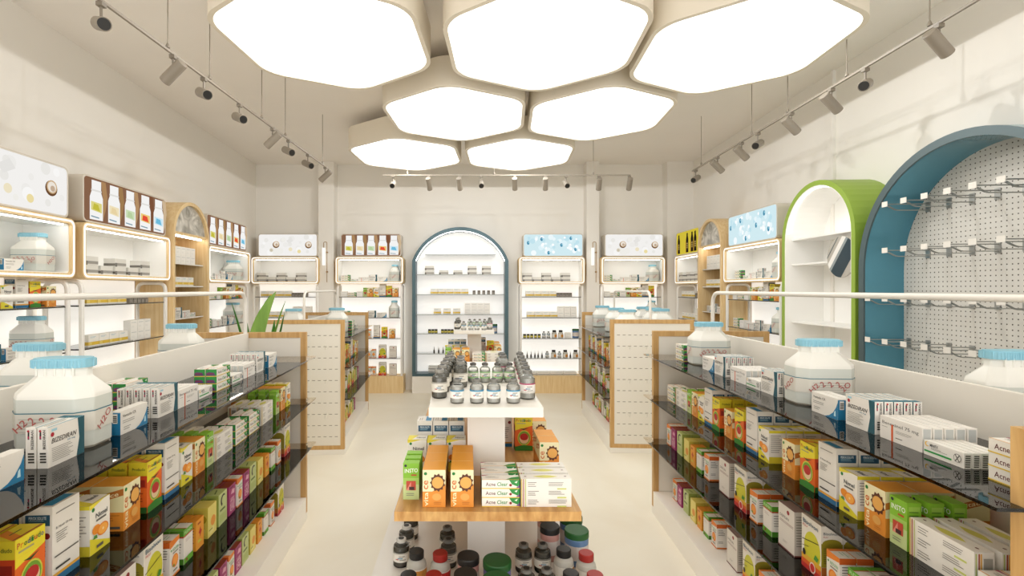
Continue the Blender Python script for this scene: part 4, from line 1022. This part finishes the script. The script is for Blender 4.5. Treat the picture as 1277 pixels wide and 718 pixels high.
FT2 = [('mag', 5.95, 1, 1), ('pale', 5.84, 1, 1), ('yel', 5.73, 1, 1), ('biso', 5.60, 1, 1), ('yel', 5.47, 1, 1), ('biso', 5.34, 1, 1), ('wg', 5.22, 1, 1), ('defi', 5.10, 1, 1)]
shelf(SL, .535, FT2, 'far left gondola third shelf', .06); shelf(SL, .16, FT2, 'far left gondola bottom shelf', .10)
# jugs on the wall side of the gondolas
for side, d, rot, lab in ((SL, 1.93, 1, 'water jug on near left gondola, wall side, nearest'), (SL, 2.97, 1, 'water jug on near left gondola, wall side, before leafy plant'), (SR, 1.70, 0, 'water jug on near right gondola, wall side, before pegboard'),
        (SL, 5.2, 1, 'water jug on far left gondola, wall side'), (SR, 5.45, 0, 'water jug on far right gondola, wall side, middle'), (SR, 5.2, 0, 'water jug on far right gondola, wall side, nearest'), (SR, 5.80, 0, 'water jug on far right gondola, wall side, furthest')):
    x, y = side.P(.60, d); dup('jug', (x, y, 1.1346), side.rot+PI, lab, 'water jugs on the gondolas')

# ------------------------------------------------------------------ tiered centre tables
TW = mat('E6E2DA', .4, spec=.4)
def tiers(y0, label):
    t = thing('tiered_table', (.075, y0, 0), 0, label, 'display table', 'tiered display tables')
    m = MB(); m.box(-.47, .47, -.35, 1.95, 0.001, .42, TW); m.build('bottom_tier', t, bevel=.006)
    m = MB(); m.box(-.075, .089, .35, .51, .4205, .744, TW); m.build('lower_column', t)
    m = MB(); m.box(-.075, .089, 1.1, 1.26, .4205, .744, TW); m.build('lower_column', t)
    m = MB(); m.box(-.345, .345, 0, 1.62, .7445, .78, BUTCHER); m.build('wooden_tier', t, bevel=.004)
    m = MB(); m.box(-.075, .089, .35, .51, .7805, 1.079, TW); m.build('upper_column', t)
    m = MB(); m.box(-.075, .089, 1.1, 1.26, .7805, 1.079, TW); m.build('upper_column', t)
    m = MB(); m.box(-.232, .232, .18, 1.44, 1.08, 1.12, TW); m.build('top_tier', t, bevel=.005)
tiers(1.83, 'white tiered table with oak middle board in the foreground')
tiers(5.53, 'white tiered table with oak board before the blue arch')
def board(dy, w_, full):
    zt = .78
    def one(key, x, y, rz, lab, st=1, up=0):
        for k in range(st): put(key, x, y+dy, zt+k*(P[key]['H']+.0007), rz, '%s, %s' % (lab if st == 1 else lab.replace('@', ('lowest', 'middle', 'top')[k]), w_))
    for k in range(3): one('insto', (511-583)*1.89/620, 1.90+.054+k*.058, 0, 'narrow green eye-drop carton, %s of its file' % ('front', 'second', 'rear')[k])
    for c_, px in enumerate((540, 575)):
        for k in range(2 if not full else 3): one('vita', (px-583)*1.87/620+.004, 1.915+k*.0995, 0, 'orange and cream carton, %s of %s file' % (('front', 'second', 'rear')[k], ('left', 'right')[c_]))
    for k in range(3): one('acne', (624.5-583)*1.87/620, 1.895+k*.072, 0, 'green-tipped cream carton, @ of %s stack' % ('front', 'second', 'rear')[k], 3)
    for k in range(3): one('wlong', (681-583)*1.87/620, 1.893+k*.066, 0, 'wide white carton, %s of its file' % ('front', 'second', 'rear')[k])
    for k in range(3): one('nimel', -.2255+k*.0875, 2.262, 0, 'white orange-slice carton, %s from left' % ORD[k+1])
    for k in range(3): one('bigw', -.200+k*.075, 2.375, R90, 'tall white carton with blue block, %s from left' % ORD[k+1])
    one('prod', .285, 2.55, 0, 'yellow and red carton right of column')
    one('bigw', .195, 2.63, R90, 'tall white carton close behind column')
    for k in range(2): one('vita', .362, 2.25+k*.102, 0, 'orange carton at right edge, %s' % ('nearer', 'second')[k])
    for k in range(2): one('vita', .362, 2.60+k*.102, 0, 'orange carton at right edge, %s' % ('third', 'furthest')[k])
def vials(dy, w_, short):
    z = 1.1206
    def v(key, x, y, lab): dup(key, (x, y+dy, z), 0, '%s, %s' % (lab, w_), 'vials on the table tops')
    for k, px in enumerate((570, 594.6, 615.6, 640)): v('vial', (px-583)*2.1/620, 2.10, 'clear vial with blue-banded label, %s from left' % ORD[k+1])
    for k, px in enumerate((590, 604.8, 620.3, 635.6)): v('gvial', (px-583)*2.56/620, 2.565, 'green-banded vial, %s from left' % ORD[k+1])
    for k in range(3 if short else 6): v('dvial', -.112+.006*k-.012, 2.20+.12*k, 'dark vial in left line, %s from front' % ORD[k+1])
    for k in range(0 if short else 3): v('dvial', -.035, 2.44+.1*k, 'dark vial in inner left line, %s from front' % ORD[k+1])
    for k in range(3 if short else 6): v('pvial', .262+.006*k, 2.18+.12*k, 'pink-banded vial in right line, %s from front' % ORD[k+1])
    for k in range(0 if short else 2): v('pvial', .268-.078, 2.36+.1*k+.3, 'pink-banded vial in inner right line, %s' % ('nearer', 'further')[k])
board(0, 'foreground table', True); vials(0, 'foreground table', False)
board(3.7, 'table before arch', False); vials(3.7, 'table before arch', True)
def low(key, px, d, lab):
    dup(key, ((px-583)*d/620, d, .4206), 0, lab+', foreground table base', 'jars and bottles on the lowest tier')
low('wvial', 500.5, 2.13, 'pale-capped dark vial in left row, nearest'); low('wvial', 507, 2.245, 'pale-capped dark vial in left row, second'); low('wvial', 512.5, 2.36, 'pale-capped dark vial in left row, third')
low('pillk', 519.5, 2.015, 'black-capped pill bottle by left vials, rear'); low('pillk', 509.5, 1.85, 'black-capped pill bottle by left vials, front')
low('pillr', 549, 2.0, 'red-capped pill bottle left of pink jars, rear'); low('pillr', 541, 1.85, 'red-capped pill bottle left of pink jars, front')
low('kvial', 559.4, 2.125, 'dark vial behind left red cap, nearer'); low('kvial', 558, 2.235, 'dark vial behind left red cap, further')
low('pink', 584, 1.94, 'pink jar with black lid at middle, rear'); low('pink', 580.5, 1.82, 'pink jar with black lid at middle, front')
low('green', 620, 1.91, 'violet jar with green lid at middle, rear'); low('green', 620, 1.785, 'violet jar with green lid at middle, front')
low('kvial', 653, 2.085, 'dark vial right of green lid, rear left'); low('kvial', 676.5, 2.085, 'dark vial right of green lid, rear right'); low('kvial', 656.4, 1.90, 'dark vial right of green lid, front left'); low('kvial', 682, 1.90, 'dark vial right of green lid, front right')
low('pink', 685.6, 2.185, 'pink jar with black lid under board, nearer'); low('pink', 681.5, 2.30, 'pink jar with black lid under board, further')
low('blue', 719, 2.15, 'blue jar with green lid at right edge, nearer'); low('blue', 712, 2.28, 'blue jar with green lid at right edge, further')
low('pillk', 703, 2.03, 'black-capped pill bottle at right, rear'); low('pillk', 712, 1.86, 'black-capped pill bottle at right, front')
low('pillr', 731, 2.00, 'red-capped pill bottle at right edge, rear'); low('pillr', 742, 1.85, 'red-capped pill bottle at right edge, front')

# ------------------------------------------------------------------ potted plant between the left gondolas
t = thing('potted_plant', (-1.72, 4.12, 0), 0, 'broad-leaved potted plant between the two left gondolas', 'plant')
m = MB(); m.lathe([(.12, .001), (.15, .02), (.18, .46), (.19, .48), (.165, .48), (.16, .43), (.0005, .43)], 24, mats=[mat('C9C3B6', .6)]*5+[mat('4A3A2A', .9)]); m.build('pot', t, True)
LEAF = noise_mat('leaf_green', '5E8A34', '86AC4E', 3, .4, (3, 3, .6)); LEAFD = noise_mat('leaf_dark', '2E6A1E', '4C8A2C', 3, .4, (3, 3, .6))
def leaf(path, wid, mt, ax=(1, 0, 0)):
    n = len(path); m = MB(); vs = []; a = Vector(ax)
    for i, p in enumerate(path):
        s = i/(n-1); w_ = wid*(math.sin(PI*min(1, s*.92+.08))**.7 if i < n-1 else .02); p = Vector(p)
        vs += [tuple(p-a*w_), tuple(p+Vector((0, .02*(w_/wid), 0))), tuple(p+a*w_), tuple(p+Vector((0, .008, 0))+a*w_*.97), tuple(p+Vector((0, .028*(w_/wid)+.004, 0))), tuple(p+Vector((0, .008, 0))-a*w_*.97)]
    fs = [(i*6+k, i*6+(k+1) % 6, (i+1)*6+(k+1) % 6, (i+1)*6+k) for i in range(n-1) for k in range(6)]+[tuple(range(5, -1, -1)), tuple(range((n-1)*6, n*6))]
    m.mesh(vs, fs, mt); return m.build('leaf', t, True)
def cv(p0, p1, p2, n=12):
    a, b_, c_ = Vector(p0), Vector(p1), Vector(p2)
    return [a*(1-s)**2+b_*2*s*(1-s)+c_*s*s for s in [i/n for i in range(n+1)]]
leaf(cv((0, 0, .43), (-.16, 0, 1.15), (.13, 0, 1.575), 16), .072, LEAF, (.9, 0, -.35))
leaf(cv((-.02, .05, .43), (-.18, .06, 1.1), (.06, .06, 1.545), 16), .045, LEAFD, (.9, .1, -.3))
leaf(cv((.03, .0, .43), (.02, -.02, 1.0), (.21, 0, 1.50), 12), .012, LEAF, (.8, 0, -.5))
leaf(cv((-.03, .0, .43), (-.08, .02, 1.0), (-.26, .05, 1.48), 12), .014, LEAFD, (.8, 0, .5))
leaf(cv((.05, .04, .43), (.06, .05, .9), (.10, .05, 1.34), 10), .035, LEAFD, (1, 0, -.2))
leaf(cv((-.05, .03, .43), (-.09, .03, .9), (-.13, .04, 1.33), 10), .035, LEAFD, (1, 0, .2))
leaf(cv((.0, .08, .43), (.05, .1, .9), (.16, .12, 1.40), 10), .012, LEAFD, (1, 0, -.5))
